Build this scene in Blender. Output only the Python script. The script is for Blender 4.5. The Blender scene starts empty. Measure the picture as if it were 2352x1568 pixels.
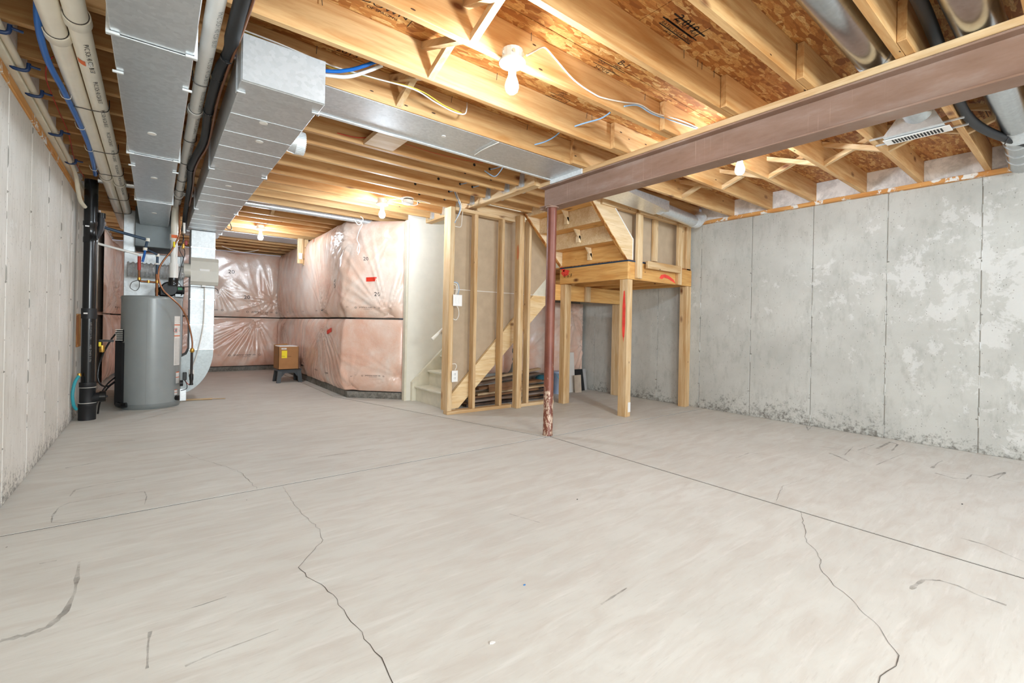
import bpy, bmesh, math, random
from mathutils import Vector, Matrix, noise
random.seed(7)
C = bpy.context.scene.collection
PI = math.pi
# ------------------------------------------------------------------ camera
F = 1051.8; TH = math.atan2(821, F); S_, C_ = math.sin(TH), math.cos(TH)
RO = math.atan(.0196); RS, RC = math.sin(RO), math.cos(RO)
cam = bpy.data.objects.new('camera', bpy.data.cameras.new('camera'))
C.objects.link(cam); bpy.context.scene.camera = cam
cam.data.sensor_width = 36; cam.data.lens = F/2352*36; cam.data.shift_y = -37/2352
cam.data.clip_start = .02
fw = Vector((S_, C_, 0)); rt = Vector((C_, -S_, 0)); up = Vector((0, 0, 1))
cx = rt*RC + up*RS; cy = -rt*RS + up*RC
M4 = Matrix((cx, cy, -fw)).transposed().to_4x4(); M4.translation = Vector((0, 0, 1.0))
cam.matrix_world = M4
# world (only reaches the room through the rear window)
w = bpy.data.worlds.new('world'); bpy.context.scene.world = w; w.use_nodes = True
w.node_tree.nodes['Background'].inputs[0].default_value = (.62, .74, 1, 1)
w.node_tree.nodes['Background'].inputs[1].default_value = .6
sc = bpy.context.scene
sc.view_settings.view_transform = 'Standard'; sc.view_settings.look = 'None'
sc.view_settings.gamma = 1; sc.view_settings.use_curve_mapping = False
sc.view_settings.exposure = 0.36
sc.cycles.max_bounces = 12; sc.cycles.diffuse_bounces = 8; sc.cycles.glossy_bounces = 4
sc.cycles.sample_clamp_indirect = 6
BULB = 600.0
def arealight(name, loc, rot, sx, sy, power, col):
    l = bpy.data.lights.new(name, 'AREA'); l.shape = 'RECTANGLE'; l.size = sx; l.size_y = sy
    l.energy = power; l.color = col
    o = bpy.data.objects.new(name, l); C.objects.link(o); o.location = loc; o.rotation_euler = rot
    return o
# unseen area lights at the rear: right as inferred daylight, left added for fill
arealight('window_daylight', (4.35, -3.2, 1.75), (PI/2-.62, 0, .25), 1.7, .9, 50, (.60, .76, 1))
arealight('window_daylight', (1.0, -3.2, 1.75), (PI/2-.5, 0, -.05), 1.7, .9, 205, (.88, .97, 1))
# unseen area light added above the stairs, brightening the opening from upstairs
arealight('stairwell_light', (4.4, 4.6, 3.5), (0, 0, 0), 1.2, .8, 14, (.95, 1, .93))

# photograph pixel -> point on a plane of the room (used to lay out cracks and cables)
def ray(u, v):
    a = u-1176; b = v-747
    u0 = a*RC+b*RS; v0 = -a*RS+b*RC
    return (S_*F+C_*u0, C_*F-S_*u0, -v0)
def atz(u, v, z):
    x, y, w_ = ray(u, v); t = (z-1)/w_; return Vector((x*t, y*t, z))
def atx(u, v, X):
    x, y, w_ = ray(u, v); t = X/x; return Vector((X, y*t, 1+w_*t))
def aty(u, v, Y):
    x, y, w_ = ray(u, v); t = Y/y; return Vector((x*t, Y, 1+w_*t))

# ------------------------------------------------------------------ materials
def L(h):
    h = h.lstrip('#'); r = [int(h[i:i+2], 16)/255 for i in (0, 2, 4)]
    return tuple(((c+.055)/1.055)**2.4 if c > .04045 else c/12.92 for c in r)+(1,)
class N:
    def __init__(s, name, rough=.6, metal=0., coat=0.):
        s.m = bpy.data.materials.new(name); s.m.use_nodes = True
        s.t = s.m.node_tree; s.b = s.t.nodes['Principled BSDF']
        s.b.inputs['Roughness'].default_value = rough; s.b.inputs['Metallic'].default_value = metal
        if coat: s.b.inputs['Coat Weight'].default_value = coat; s.b.inputs['Coat Roughness'].default_value = .12
    def n(s, t, **k):
        x = s.t.nodes.new(t)
        for a, v in k.items(): setattr(x, a, v)
        return x
    def lk(s, a, b): s.t.links.new(a, b)
    def co(s, sc_=(1, 1, 1), rot=(0, 0, 0), rnd=0.):
        tc = s.n('ShaderNodeTexCoord'); mp = s.n('ShaderNodeMapping')
        mp.inputs['Scale'].default_value = sc_; mp.inputs['Rotation'].default_value = rot
        s.lk(tc.outputs['Object'], mp.inputs[0])
        if rnd:
            oi = s.n('ShaderNodeObjectInfo'); ml = s.n('ShaderNodeMath', operation='MULTIPLY'); ml.inputs[1].default_value = rnd
            s.lk(oi.outputs['Random'], ml.inputs[0]); cb = s.n('ShaderNodeCombineXYZ')
            for i in range(3): s.lk(ml.outputs[0], cb.inputs[i])
            s.lk(cb.outputs[0], mp.inputs['Location'])
        return mp.outputs[0]
    def noise(s, v, scale, det=4, rough=.55, dist=0):
        x = s.n('ShaderNodeTexNoise'); x.inputs['Scale'].default_value = scale; x.inputs['Detail'].default_value = det
        x.inputs['Roughness'].default_value = rough; x.inputs['Distortion'].default_value = dist
        s.lk(v, x.inputs['Vector']); return x.outputs[0]
    def ramp(s, f, stops, const=False):
        r = s.n('ShaderNodeValToRGB'); e = r.color_ramp.elements
        if const: r.color_ramp.interpolation = 'CONSTANT'
        while len(e) < len(stops): e.new(.5)
        for i, (p, c) in enumerate(stops):
            e[i].position = p; e[i].color = c if len(c) == 4 else (*c, 1)
        s.lk(f, r.inputs[0]); return r.outputs[0]
    def mix(s, f, a, b, mode='MIX'):
        x = s.n('ShaderNodeMix', data_type='RGBA', blend_type=mode)
        for i, v in ((0, f), (6, a), (7, b)):
            if isinstance(v, (int, float)): x.inputs[i].default_value = v
            elif isinstance(v, tuple): x.inputs[i].default_value = v
            else: s.lk(v, x.inputs[i])
        return x.outputs[2]
    def math(s, op, a, b=None, c=None, clamp=False):
        x = s.n('ShaderNodeMath', operation=op); x.use_clamp = clamp
        for i, v in enumerate((a, b, c)):
            if v is None: continue
            if isinstance(v, (int, float)): x.inputs[i].default_value = v
            else: s.lk(v, x.inputs[i])
        return x.outputs[0]
    def col(s, c):
        if isinstance(c, tuple): s.b.inputs['Base Color'].default_value = c
        else: s.lk(c, s.b.inputs['Base Color'])
        return s
    def bump(s, h, st=.3, d=.01):
        x = s.n('ShaderNodeBump'); x.inputs['Strength'].default_value = st; x.inputs['Distance'].default_value = d
        s.lk(h, x.inputs['Height']); s.lk(x.outputs[0], s.b.inputs['Normal']); return s
W1 = (1, 1, 1, 1); B1 = (0, 0, 0, 1)
def plain(name, c, rough=.5, metal=0., var=.06, coat=0., bump=0.):
    m = N(name, rough, metal, coat); v = m.co((1, 1, 1), rnd=9)
    n_ = m.noise(v, 9, 3)
    c0 = L(c) if isinstance(c, str) else c
    lo = tuple(max(0, k*(1-var*2)) for k in c0[:3])+(1,); hi = tuple(min(1, k*(1+var)) for k in c0[:3])+(1,)
    m.col(m.ramp(n_, [(.3, lo), (.7, hi)]))
    if bump: m.bump(m.noise(v, 60, 3), bump, .004)
    return m.m
def wood(name, ax, light='#dcc39c', dark='#c29a66', rnd=23.):
    m = N(name, .62)
    s1 = [9, 9, 9]; s1[ax] = .7
    v = m.co(tuple(s1), rnd=rnd)
    n1 = m.noise(v, 2.2, 4, .6, .6); n2 = m.noise(v, 9, 3, .6)
    c = m.ramp(n1, [(.32, L(dark)), (.62, L(light))])
    c = m.mix(m.ramp(n2, [(.45, B1), (.75, (.45, .45, .45, 1))]), c, L('#b98a52'))
    # knots
    s2 = [5.5, 5.5, 5.5]; s2[ax] = 2.6
    vk = m.co(tuple(s2), rnd=rnd*1.7)
    vo = m.n('ShaderNodeTexVoronoi'); vo.inputs['Scale'].default_value = 1.0; m.lk(vk, vo.inputs['Vector'])
    kd = m.math('LESS_THAN', vo.outputs['Distance'], .12)
    cs = m.n('ShaderNodeSeparateColor'); m.lk(vo.outputs['Color'], cs.inputs[0])
    kd = m.math('MULTIPLY', m.ramp(vo.outputs['Distance'], [(.05, (1, 1, 1, 1)), (.16, B1)]), m.math('GREATER_THAN', cs.outputs[0], .45))
    c = m.mix(kd, c, L('#6b3c1a'))
    s3 = [16, 16, 16]; s3[ax] = 5; vo2 = m.n('ShaderNodeTexVoronoi'); vo2.inputs['Scale'].default_value = 1.0; m.lk(m.co(tuple(s3), rnd=rnd*1.3), vo2.inputs['Vector'])
    cs2 = m.n('ShaderNodeSeparateColor'); m.lk(vo2.outputs['Color'], cs2.inputs[0])
    c = m.mix(m.math('MULTIPLY', m.math('LESS_THAN', vo2.outputs['Distance'], .075), m.math('GREATER_THAN', cs2.outputs[1], .7)), c, L('#3f2410'))
    oi = m.n('ShaderNodeObjectInfo')
    c = m.mix(1.0, c, m.ramp(oi.outputs['Random'], [(0, (.86, .80, .72, 1)), (.5, (.97, .95, .92, 1)), (1, (1, 1, 1, 1))]), 'MULTIPLY')
    m.col(c); m.bump(n2, .12, .003)
    return m.m
WX, WY, WZ = wood('pine_x', 0), wood('pine_y', 1), wood('pine_z', 2)
JX = wood('joist_pine', 0, '#d6b07c', '#b9854c', 31.)
def osb():
    m = N('oriented_strand_board', .6)
    def layer(rot, sx, sy, sc_):
        v = m.co((sx, sy, 1), (0, 0, rot)); nn = m.n('ShaderNodeTexNoise'); nn.inputs['Scale'].default_value = 3; m.lk(v, nn.inputs['Vector'])
        ad = m.n('ShaderNodeVectorMath', operation='MULTIPLY_ADD'); m.lk(nn.outputs['Color'], ad.inputs[0]); ad.inputs[1].default_value = (.35, .5, 0); m.lk(v, ad.inputs[2])
        vo = m.n('ShaderNodeTexVoronoi'); vo.inputs['Scale'].default_value = sc_; m.lk(ad.outputs[0], vo.inputs['Vector'])
        cs = m.n('ShaderNodeSeparateColor'); m.lk(vo.outputs['Color'], cs.inputs[0]); return cs.outputs[0], vo.outputs['Distance']
    a, da = layer(.3, 9, 52, 1); b, db = layer(-.35, 10, 60, 1); c_, dc = layer(.9, 12, 50, 1)
    sel = m.noise(m.co((1, 1, 1)), 9, 1); sel2 = m.noise(m.co((1, 1, 1)), 7, 1)
    f = m.mix(m.math('GREATER_THAN', sel, .52), a, b); f = m.mix(m.math('GREATER_THAN', sel2, .6), f, c_)
    c = m.ramp(f, [(0, L('#8a4f1c')), (.3, L('#a8682c')), (.55, L('#bd8040')), (.8, L('#cf9c58')), (1, L('#e0b87a'))])
    fine = m.noise(m.co((20, 90, 1), (0, 0, .35)), 2, 3)
    c = m.mix(m.ramp(fine, [(.4, (.5, .5, .5, 1)), (.65, B1)]), c, L('#8e5724'))
    m.col(c); m.bump(f, .5, .004); return m.m
OSB = osb()
def concrete_floor():
    m = N('floor_concrete', .62)
    v = m.co((1, 1, 1)); big = m.noise(v, .9, 5, .6); mid = m.noise(m.co((2.2, 9, 1), (0, 0, .25)), 1.3, 6, .62, .7)
    st = m.noise(m.co((1.6, 16, 1), (0, 0, .12)), 1.6, 5, .7, .3)
    c = m.ramp(big, [(.3, L('#c5c3bb')), (.55, L('#cfcdc5')), (.75, L('#d5d4cd'))])
    c = m.mix(m.ramp(mid, [(.42, B1), (.7, (.7, .7, .7, 1))]), c, L('#bfb7ad'))
    c = m.mix(m.ramp(st, [(.55, B1), (.8, (.6, .6, .6, 1))]), c, L('#e2dfd9'))
    fine = m.noise(m.co((3, 26, 1), (0, 0, .2)), 3, 4, .7)
    c = m.mix(m.ramp(fine, [(.56, B1), (.74, (.35, .35, .35, 1))]), c, L('#aba49b'))
    vo = m.n('ShaderNodeTexVoronoi'); vo.inputs['Scale'].default_value = 3.2; m.lk(v, vo.inputs['Vector'])
    c = m.mix(m.math('LESS_THAN', vo.outputs['Distance'], .012), c, L('#5a5048'))
    m.col(c); m.bump(m.noise(v, 40, 5), .08, .003)
    m.b.inputs['Specular IOR Level'].default_value = .35
    return m.m
def concrete_wall(name, light, mid_, dark, white, right):
    m = N(name, .85)
    v = m.co((1, 1, 1)); sep = m.n('ShaderNodeSeparateXYZ'); tc = m.n('ShaderNodeTexCoord'); m.lk(tc.outputs['Object'], sep.inputs[0])
    z = sep.outputs[2]; y = sep.outputs[1]
    big = m.noise(v, 1.6, 6, .62); c = m.ramp(big, [(.32, L(mid_)), (.62, L(light))])
    vs = m.co((1, 6, .9) if not right else (1, 3, 1.2)); n2 = m.noise(vs, 5, 5, .7)
    c = m.mix(m.ramp(n2, [(.5, B1), (.72, (.45, .45, .45, 1))]), c, L(dark))
    # lime bloom patches with crisp torn edges
    n3 = m.noise(v, 4.2, 8, .74, .25)
    band = m.ramp(z, [(.0, (.0,)*3+(1,)), (.35, (.28,)*3+(1,)), (.7, (1,)*3+(1,)), (.86, (.5,)*3+(1,)), (1, B1)])
    zz = m.math('DIVIDE', z, 2.33); band = m.ramp(zz, [(.1, B1), (.4, (.5, .5, .5, 1)), (.62, (.95, .95, .95, 1)), (.86, (.25, .25, .25, 1)), (1, B1)])
    if right:
        near = m.math('SUBTRACT', 1.6, y); near = m.math('MULTIPLY', near, .07, clamp=False)
        th = m.math('SUBTRACT', .63, m.math('ADD', m.math('MULTIPLY', band, .10), m.math('MAXIMUM', near, -.06)))
    else:
        th = m.math('SUBTRACT', .66, m.math('MULTIPLY', band, .06))
    pm = m.math('MULTIPLY', m.math('SUBTRACT', n3, th), 28, clamp=True)
    c = m.mix(m.math('MULTIPLY', pm, .5), c, L(white))
    # pits
    vo = m.n('ShaderNodeTexVoronoi'); vo.inputs['Scale'].default_value = 38; m.lk(m.co((1, 1.4, .8)), vo.inputs['Vector'])
    cs = m.n('ShaderNodeSeparateColor'); m.lk(vo.outputs['Color'], cs.inputs[0])
    pit = m.math('MULTIPLY', m.math('LESS_THAN', vo.outputs['Distance'], .17), m.math('GREATER_THAN', cs.outputs[1], .70))
    c = m.mix(m.math('MULTIPLY', pit, .55), c, L('#6d675f'))
    # grime near the slab
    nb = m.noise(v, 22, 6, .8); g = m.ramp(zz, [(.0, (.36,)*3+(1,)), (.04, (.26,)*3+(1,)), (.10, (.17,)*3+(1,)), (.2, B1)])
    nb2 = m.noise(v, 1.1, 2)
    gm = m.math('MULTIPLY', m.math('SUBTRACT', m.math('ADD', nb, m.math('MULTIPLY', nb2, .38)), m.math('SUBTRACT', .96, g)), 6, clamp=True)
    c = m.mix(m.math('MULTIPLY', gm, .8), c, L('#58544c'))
    m.col(c)
    h = m.math('SUBTRACT', m.math('ADD', m.math('MULTIPLY', pm, .5), m.noise(v, 30, 6)), m.math('MULTIPLY', pit, 1.2))
    m.bump(h, .35, .006); return m.m
FLOORM = concrete_floor()
CWL = concrete_wall('wall_concrete_left', '#e0dcd4', '#cfcabf', '#aea698', '#ebe9e4', False)
CWR = concrete_wall('wall_concrete_right', '#c2c2bc', '#b0b0aa', '#93938c', '#d9d9d6', True)
def galv(name, c='#b9c0c4', rough=.38, metal=.85, aniso=None):
    m = N(name, rough, metal); v = m.co((1, 1, 1))
    vo = m.n('ShaderNodeTexVoronoi'); vo.inputs['Scale'].default_value = 55; m.lk(v, vo.inputs['Vector'])
    cs = m.n('ShaderNodeSeparateColor'); m.lk(vo.outputs['Color'], cs.inputs[0])
    b_ = L(c); n1 = m.noise(v, 3.5, 3)
    cc = m.ramp(cs.outputs[0], [(0, tuple(k*.90 for k in b_[:3])+(1,)), (1, tuple(min(1, k*1.05) for k in b_[:3])+(1,))])
    cc = m.mix(m.ramp(n1, [(.4, B1), (.7, (.35, .35, .35, 1))]), cc, tuple(k*.92 for k in b_[:3])+(1,))
    m.col(cc); m.lk(m.ramp(m.noise(v, 6, 3), [(.3, (rough*.92,)*3), (.7, (min(1, rough*1.08),)*3)]), m.b.inputs['Roughness'])
    m.bump(m.noise(m.co((1, .35, 1)), 3.2, 0), .14, .02); return m.m
GALV = galv('galvanized_steel', '#e0e5e8', .30, .82); GALVD = galv('galvanized_panel', '#d3d7d9', .42, .7); GALVL = galv('galvanized_bright', '#dfe3e4', .45, .35); CAPM = galv('galvanized_cap', '#b4b7b8', .45, .5)
ROUND = galv('round_duct_steel', '#c2c6c8', .22, 1.0)
def insul():
    m = N('poly_covered_insulation', .24, 0, .25); v = m.co((1, 1, 1))
    m.b.inputs['Specular IOR Level'].default_value = .75
    n1 = m.noise(v, 1.9, 5, .65, .5); n2 = m.noise(m.co((1, 1, .6)), 7, 4, .7)
    c = m.ramp(n1, [(.3, L('#dcae98')), (.45, L('#e2c2ae')), (.6, L('#e6d2c4')), (.78, L('#e8ded4'))])
    c = m.mix(m.ramp(n2, [(.5, B1), (.78, (.5, .5, .5, 1))]), c, L('#eee4da'))
    sep = m.n('ShaderNodeSeparateXYZ'); tc = m.n('ShaderNodeTexCoord'); m.lk(tc.outputs['Object'], sep.inputs[0])
    lowm = m.ramp(m.math('DIVIDE', sep.outputs[2], 2.4), [(.38, (.45,)*3+(1,)), (.48, (.0,)*3+(1,))])
    c = m.mix(m.math('MULTIPLY', lowm, m.ramp(n1, [(.3, W1), (.75, B1)])), c, L('#e0a38a'))
    m.col(c); m.bump(m.noise(v, 24, 5, .65, .8), .35, .008); return m.m
INS = insul()
PAPER = plain('drywall_back_paper', '#b6a186', .85, var=.04)
CREAM = plain('cream_painted_drywall', '#e4e1d6', .7, var=.02)
CREAMW = plain('cream_painted_wood', '#ded9c6', .55, var=.05)
def plaster():
    m = N('patched_plaster', .8); v = m.co((1, 1, 1)); n1 = m.noise(v, 5, 6, .7, .4)
    m.col(m.ramp(n1, [(.42, L('#cfcdca')), (.5, L('#e4e2df')), (.56, L('#f3f1ee'))])); m.bump(m.noise(v, 25, 5), .4, .006); return m.m
PLAST = plaster()
def sill():
    m = N('plastered_sill_wood', .7); v = m.co((1, 1, 1)); n1 = m.noise(v, 6, 6, .7, .6); n2 = m.noise(m.co((9, .7, 9)), 3, 4)
    c = m.ramp(n2, [(.3, L('#c08040')), (.7, L('#dca560'))])
    m.col(m.mix(m.math('MULTIPLY', m.math('SUBTRACT', n1, .56), 30, clamp=True), c, L('#e8e6e0'))); return m.m
SILL = sill()
def beam_mat():  # greyed red oxide primer
    m = N('primer_coated_steel', .55, .1); v = m.co((1, 1, 1)); n1 = m.noise(m.co((1, .8, 3)), 3, 5, .65)
    sc_ = m.noise(m.co((1, 60, 1.2)), 1.2, 3, .6); sc2 = m.noise(v, 2.2, 3)
    c = m.ramp(n1, [(.3, L('#80624f')), (.55, L('#917565')), (.75, L('#a08c80'))])
    c = m.mix(m.math('MULTIPLY', m.ramp(sc_, [(.62, B1), (.72, W1)]), m.ramp(sc2, [(.45, B1), (.65, (.7, .7, .7, 1))])), c, L('#c0a08e'))
    m.col(c); return m.m
BEAM = beam_mat()
def post_mat():
    m = N('worn_red_primer', .45, .1); v = m.co((1, 1, 1)); sep = m.n('ShaderNodeSeparateXYZ'); tc = m.n('ShaderNodeTexCoord'); m.lk(tc.outputs['Object'], sep.inputs[0])
    n1 = m.noise(m.co((1, 1, .45)), 30, 7, .75); n0 = m.noise(v, 5, 4)
    c = m.ramp(n0, [(.3, L('#633020')), (.7, L('#7c4633'))])
    th = m.ramp(m.math('DIVIDE', sep.outputs[2], 2.1), [(0, (.52,)*3), (.17, (.46,)*3), (.22, (.6,)*3), (.45, (.68,)*3), (1, (.74,)*3)])
    mk = m.math('MULTIPLY', m.math('SUBTRACT', n1, th), 18, clamp=True)
    m.col(m.mix(m.math('MULTIPLY', mk, .85), c, L('#cbb39c'))); return m.m
POST = post_mat()
BLACKP = plain('black_abs_plastic', '#121213', .22, var=.1); BLACKM = plain('black_matt_plastic', '#1b1b1d', .5, var=.1)
PVC = plain('ivory_pvc', '#e9e2d2', .35, var=.03); PVCW = plain('white_pvc', '#e8e6e0', .35, var=.02)
CPVC = plain('cream_cpvc', '#d6cdb8', .4, var=.03)
BLUEC = plain('blue_clip_plastic', '#142f58', .4); BLUEH = plain('blue_pipe', '#1565b8', .3); BLUEI = plain('navy_insulated_pipe', '#2c4258', .45)
REDI = plain('red_pipe_sleeve', '#b03a2c', .45); COPPER = plain('copper', '#8f5e40', .35, .8); BRASS = plain('brass', '#c79c4a', .35, .8)
TANK = plain('grey_enamel', '#8f9493', .28, var=.02); TANKD = plain('grey_enamel_top', '#7f8483', .35, var=.03)
WHITEP = plain('white_plastic', '#eceae6', .35, var=.01); GREYB = plain('beige_grey_plastic', '#c9c5b9', .4, var=.02)
STOOL = plain('charcoal_plastic', '#3c4043', .45, var=.08); CARD = plain('cardboard', '#a8784a', .8, var=.05); STYRO = plain('white_foam', '#e8e8e6', .8)
YEL = plain('yellow_label', '#f2da12', .5, var=.01); REDT = plain('red_tape', '#d8341e', .4, var=.04); ORA = plain('orange_label', '#e0631c', .5)
LAB = plain('label_paper', '#e9e7e2', .5, var=.02); INK = plain('black_ink', '#1c1a18', .7); GINK = plain('grey_ink', '#7c7a76', .7); OINK = plain('stamp_ink', '#1e1006', .8)
PURP = plain('purple_label', '#5a4a8a', .5); TEAL = plain('teal_rubber', '#2f98a4', .45); CABW = plain('white_cable', '#e6e2d8', .4); CABB = plain('blue_cable', '#8fb6da', .4)
CABY = plain('yellow_cable', '#d8c248', .4); CABR = plain('red_wire', '#c63a26', .45); WIRE = plain('grey_wire', '#54504c', .4, .5)
CRACK = plain('crack_shadow', '#4c443c', .95); JOINT = plain('joint_dirt', '#3a342e', .95); DARKF = plain('dark_felt', '#232a38', .9); SEALB = plain('blue_sealant', '#1f3a52', .8)
SPRAY = plain('red_spray_paint', '#f04a3e', .6, var=.12); CURB = concrete_wall('curb_concrete', '#97948c', '#7b776f', '#5c5852', '#a9a69e', False)
SCRAP = [wood('scrap_wood_%s' % k, 0, a, b) for k, a, b in (('pale', '#cdb490', '#a98862'), ('grey', '#8d8078', '#6a5e58'), ('brown', '#8f6a4a', '#6d4a32'), ('dark', '#4a3f3a', '#33292a'))]
FURN = plain('furnace_enamel', '#a9adb0', .4, .2, var=.03); FLAN = plain('teal_cloth', '#2d6f80', .8); BUCK = plain('pale_blue_plastic', '#a8b4cc', .45)
def foil():
    m = N('crinkled_foil', .3, .8); v = m.co((1, 1, 1)); m.col(L('#eceded')); m.bump(m.noise(v, 45, 4, .7, 1.5), 1.0, .02); return m.m
FOIL = foil()
def scuffm():
    m = N('scuff_dust', .9); m.col(L('#5c5650')); n1 = m.noise(m.co((1, 1, 1)), 16, 5, .7)
    a = m.ramp(n1, [(.35, (.05,)*3), (.65, (.42,)*3)]); m.lk(a, m.b.inputs['Alpha']); return m.m
SCUFF = scuffm()
def emis(name, c, s):
    m = N(name); m.b.inputs['Emission Color'].default_value = c; m.b.inputs['Emission Strength'].default_value = s; m.col((.9, .9, .9, 1)); return m.m
BULBM = emis('lit_bulb_glass', (.84, .96, 1.08, 1), BULB); BULBR = emis('lit_bulb_glass_rear', (.84, .96, 1.08, 1), BULB*.34)  # rear material is for the added bulbs behind the camera
def glass():
    m = N('window_glass', .02); m.b.inputs['Transmission Weight'].default_value = 1; m.b.inputs['IOR'].default_value = 1.1; return m.m
GLASS = glass()

# ------------------------------------------------------------------ geometry helpers
class G:
    def __init__(s): s.v = []; s.f = []; s.sm = []
    def add(s, vs, fs, smooth=False):
        o = len(s.v); s.v += [tuple(p) for p in vs]
        for f in fs: s.f.append(tuple(i+o for i in f)); s.sm.append(smooth)
        return s
    def box(s, x0, x1, y0, y1, z0, z1):
        v = [(x, y, z) for z in (z0, z1) for y in (y0, y1) for x in (x0, x1)]
        return s.add(v, [(0, 2, 3, 1), (4, 5, 7, 6), (0, 1, 5, 4), (2, 6, 7, 3), (0, 4, 6, 2), (1, 3, 7, 5)])
    def bbox(s, x0, x1, y0, y1, z0, z1, b=.003):
        bm = bmesh.new(); vs = [bm.verts.new((x, y, z)) for z in (z0, z1) for y in (y0, y1) for x in (x0, x1)]
        for f in [(0, 2, 3, 1), (4, 5, 7, 6), (0, 1, 5, 4), (2, 6, 7, 3), (0, 4, 6, 2), (1, 3, 7, 5)]: bm.faces.new([vs[i] for i in f])
        b = min(b, abs(x1-x0)*.3, abs(y1-y0)*.3, abs(z1-z0)*.3)
        bmesh.ops.bevel(bm, geom=list(bm.edges), offset=b, segments=1, affect='EDGES')
        bm.verts.index_update(); s.add([v.co for v in bm.verts], [[v.index for v in f.verts] for f in bm.faces]); bm.free(); return s
    def bar(s, p0, p1, w_, h, upv=(0, 0, 1), b=0):
        p0, p1 = Vector(p0), Vector(p1); d = (p1-p0).normalized(); u = Vector(upv); r = d.cross(u)
        if r.length < 1e-4: r = d.cross(Vector((1, 0, 0)))
        r.normalize(); u = r.cross(d).normalized()
        vs = [p+r*a*w_/2+u*c*h/2 for p in (p0, p1) for a, c in ((-1, -1), (1, -1), (1, 1), (-1, 1))]
        return s.add(vs, [(0, 3, 2, 1), (4, 5, 6, 7), (0, 1, 5, 4), (1, 2, 6, 5), (2, 3, 7, 6), (3, 0, 4, 7)])
    def prism(s, poly, ext):   # poly: list of 3d points in a plane, ext: vector
        n_ = len(poly); e = Vector(ext); a = [Vector(p) for p in poly]; b = [p+e for p in a]
        return s.add(a+b, [tuple(range(n_))[::-1], tuple(range(n_, 2*n_))]+[(i, (i+1) % n_, (i+1) % n_+n_, i+n_) for i in range(n_)])
    def tube(s, pts, r, seg=8, sub=4, smooth=True, caps=True, rads=None):
        P = [Vector(p) for p in pts]
        if sub > 1 and len(P) > 2:
            Q = []; RR = []
            for i in range(len(P)-1):
                p0 = P[max(i-1, 0)]; p1 = P[i]; p2 = P[i+1]; p3 = P[min(i+2, len(P)-1)]
                for k in range(sub):
                    t = k/sub
                    Q.append(.5*((2*p1)+(p2-p0)*t+(2*p0-5*p1+4*p2-p3)*t*t+(3*p1-p0-3*p2+p3)*t**3))
            Q.append(P[-1]); P = Q
        n_ = len(P); d0 = (P[1]-P[0]).normalized(); u = d0.orthogonal().normalized(); rings = []
        for i in range(n_):
            d = (P[min(i+1, n_-1)]-P[max(i-1, 0)]).normalized(); u = (u-d*u.dot(d))
            u = u.normalized() if u.length > 1e-6 else d.orthogonal().normalized(); b = d.cross(u)
            rr = r if rads is None else rads[min(i, len(rads)-1)]
            rings.append([P[i]+(u*math.cos(2*PI*k/seg)+b*math.sin(2*PI*k/seg))*rr for k in range(seg)])
        vs = [p for rg in rings for p in rg]; fs = []
        for i in range(n_-1):
            for k in range(seg): fs.append((i*seg+k, i*seg+(k+1) % seg, (i+1)*seg+(k+1) % seg, (i+1)*seg+k))
        s.add(vs, fs, smooth)
        if caps: s.add(rings[0], [tuple(range(seg))[::-1]]); s.add(rings[-1], [tuple(range(seg))])
        return s
    def cyl(s, p0, p1, r, seg=20, r1=None, smooth=True):
        return s.tube([p0, p1], r, seg, 1, smooth, True, None if r1 is None else [r, r1])
    def lathe(s, c, prof, seg=24, axis='Z', smooth=True):
        c = Vector(c); vs = []
        for r, h in prof:
            for k in range(seg):
                a = 2*PI*k/seg; x, y = r*math.cos(a), r*math.sin(a)
                vs.append(c+(Vector((x, y, h)) if axis == 'Z' else Vector((h, x, y)) if axis == 'X' else Vector((x, h, y))))
        fs = [(i*seg+k, i*seg+(k+1) % seg, (i+1)*seg+(k+1) % seg, (i+1)*seg+k) for i in range(len(prof)-1) for k in range(seg)]
        s.add(vs, fs, smooth); n_ = len(prof)
        s.add(vs[:seg], [tuple(range(seg))[::-1]]); s.add(vs[(n_-1)*seg:], [tuple(range(seg))]); return s
    def ob(s, name, mat, parent=None):
        me = bpy.data.meshes.new(name); me.from_pydata(s.v, [], s.f)
        me.polygons.foreach_set('use_smooth', s.sm); me.validate()
        bm = bmesh.new(); bm.from_mesh(me); bmesh.ops.recalc_face_normals(bm, faces=bm.faces); bm.to_mesh(me); bm.free()
        me.materials.append(mat); o = bpy.data.objects.new(name, me); C.objects.link(o)
        if parent is not None:
            o.parent = parent; o.location = -world_loc(parent)
        return o
def world_loc(o):
    p = o.location.copy()
    while o.parent is not None: o = o.parent; p = p+o.location
    return p
def tag(o, label, cat, group=None, kind=None):
    if label: o['label'] = label
    if cat: o['category'] = cat
    if group: o['group'] = group
    if kind: o['kind'] = kind
    return o
def root(name, loc, label, cat, group=None):
    o = bpy.data.objects.new(name, None); C.objects.link(o); o.location = loc; o.empty_display_size = .1
    return tag(o, label, cat, group)
def sroot(name, loc=(0, 0, 0)):
    o = bpy.data.objects.new(name, None); C.objects.link(o); o.location = loc; o['kind'] = 'structure'; return o
_tc = {}
def text_geo(string, size):
    k = string
    if k not in _tc:
        cu = bpy.data.curves.new('t', 'FONT'); cu.body = string; cu.size = 1; cu.resolution_u = 2; cu.align_x = 'CENTER'; cu.align_y = 'CENTER'
        o = bpy.data.objects.new('t', cu); C.objects.link(o); dg = bpy.context.evaluated_depsgraph_get(); dg.update()
        me = bpy.data.meshes.new_from_object(o.evaluated_get(dg)); _tc[k] = ([v.co.copy() for v in me.vertices], [tuple(p.vertices) for p in me.polygons])
        bpy.data.objects.remove(o); bpy.data.curves.remove(cu); bpy.data.meshes.remove(me)
    v, f = _tc[k]; return [(p.x*size, p.y*size) for p in v], f
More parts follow.
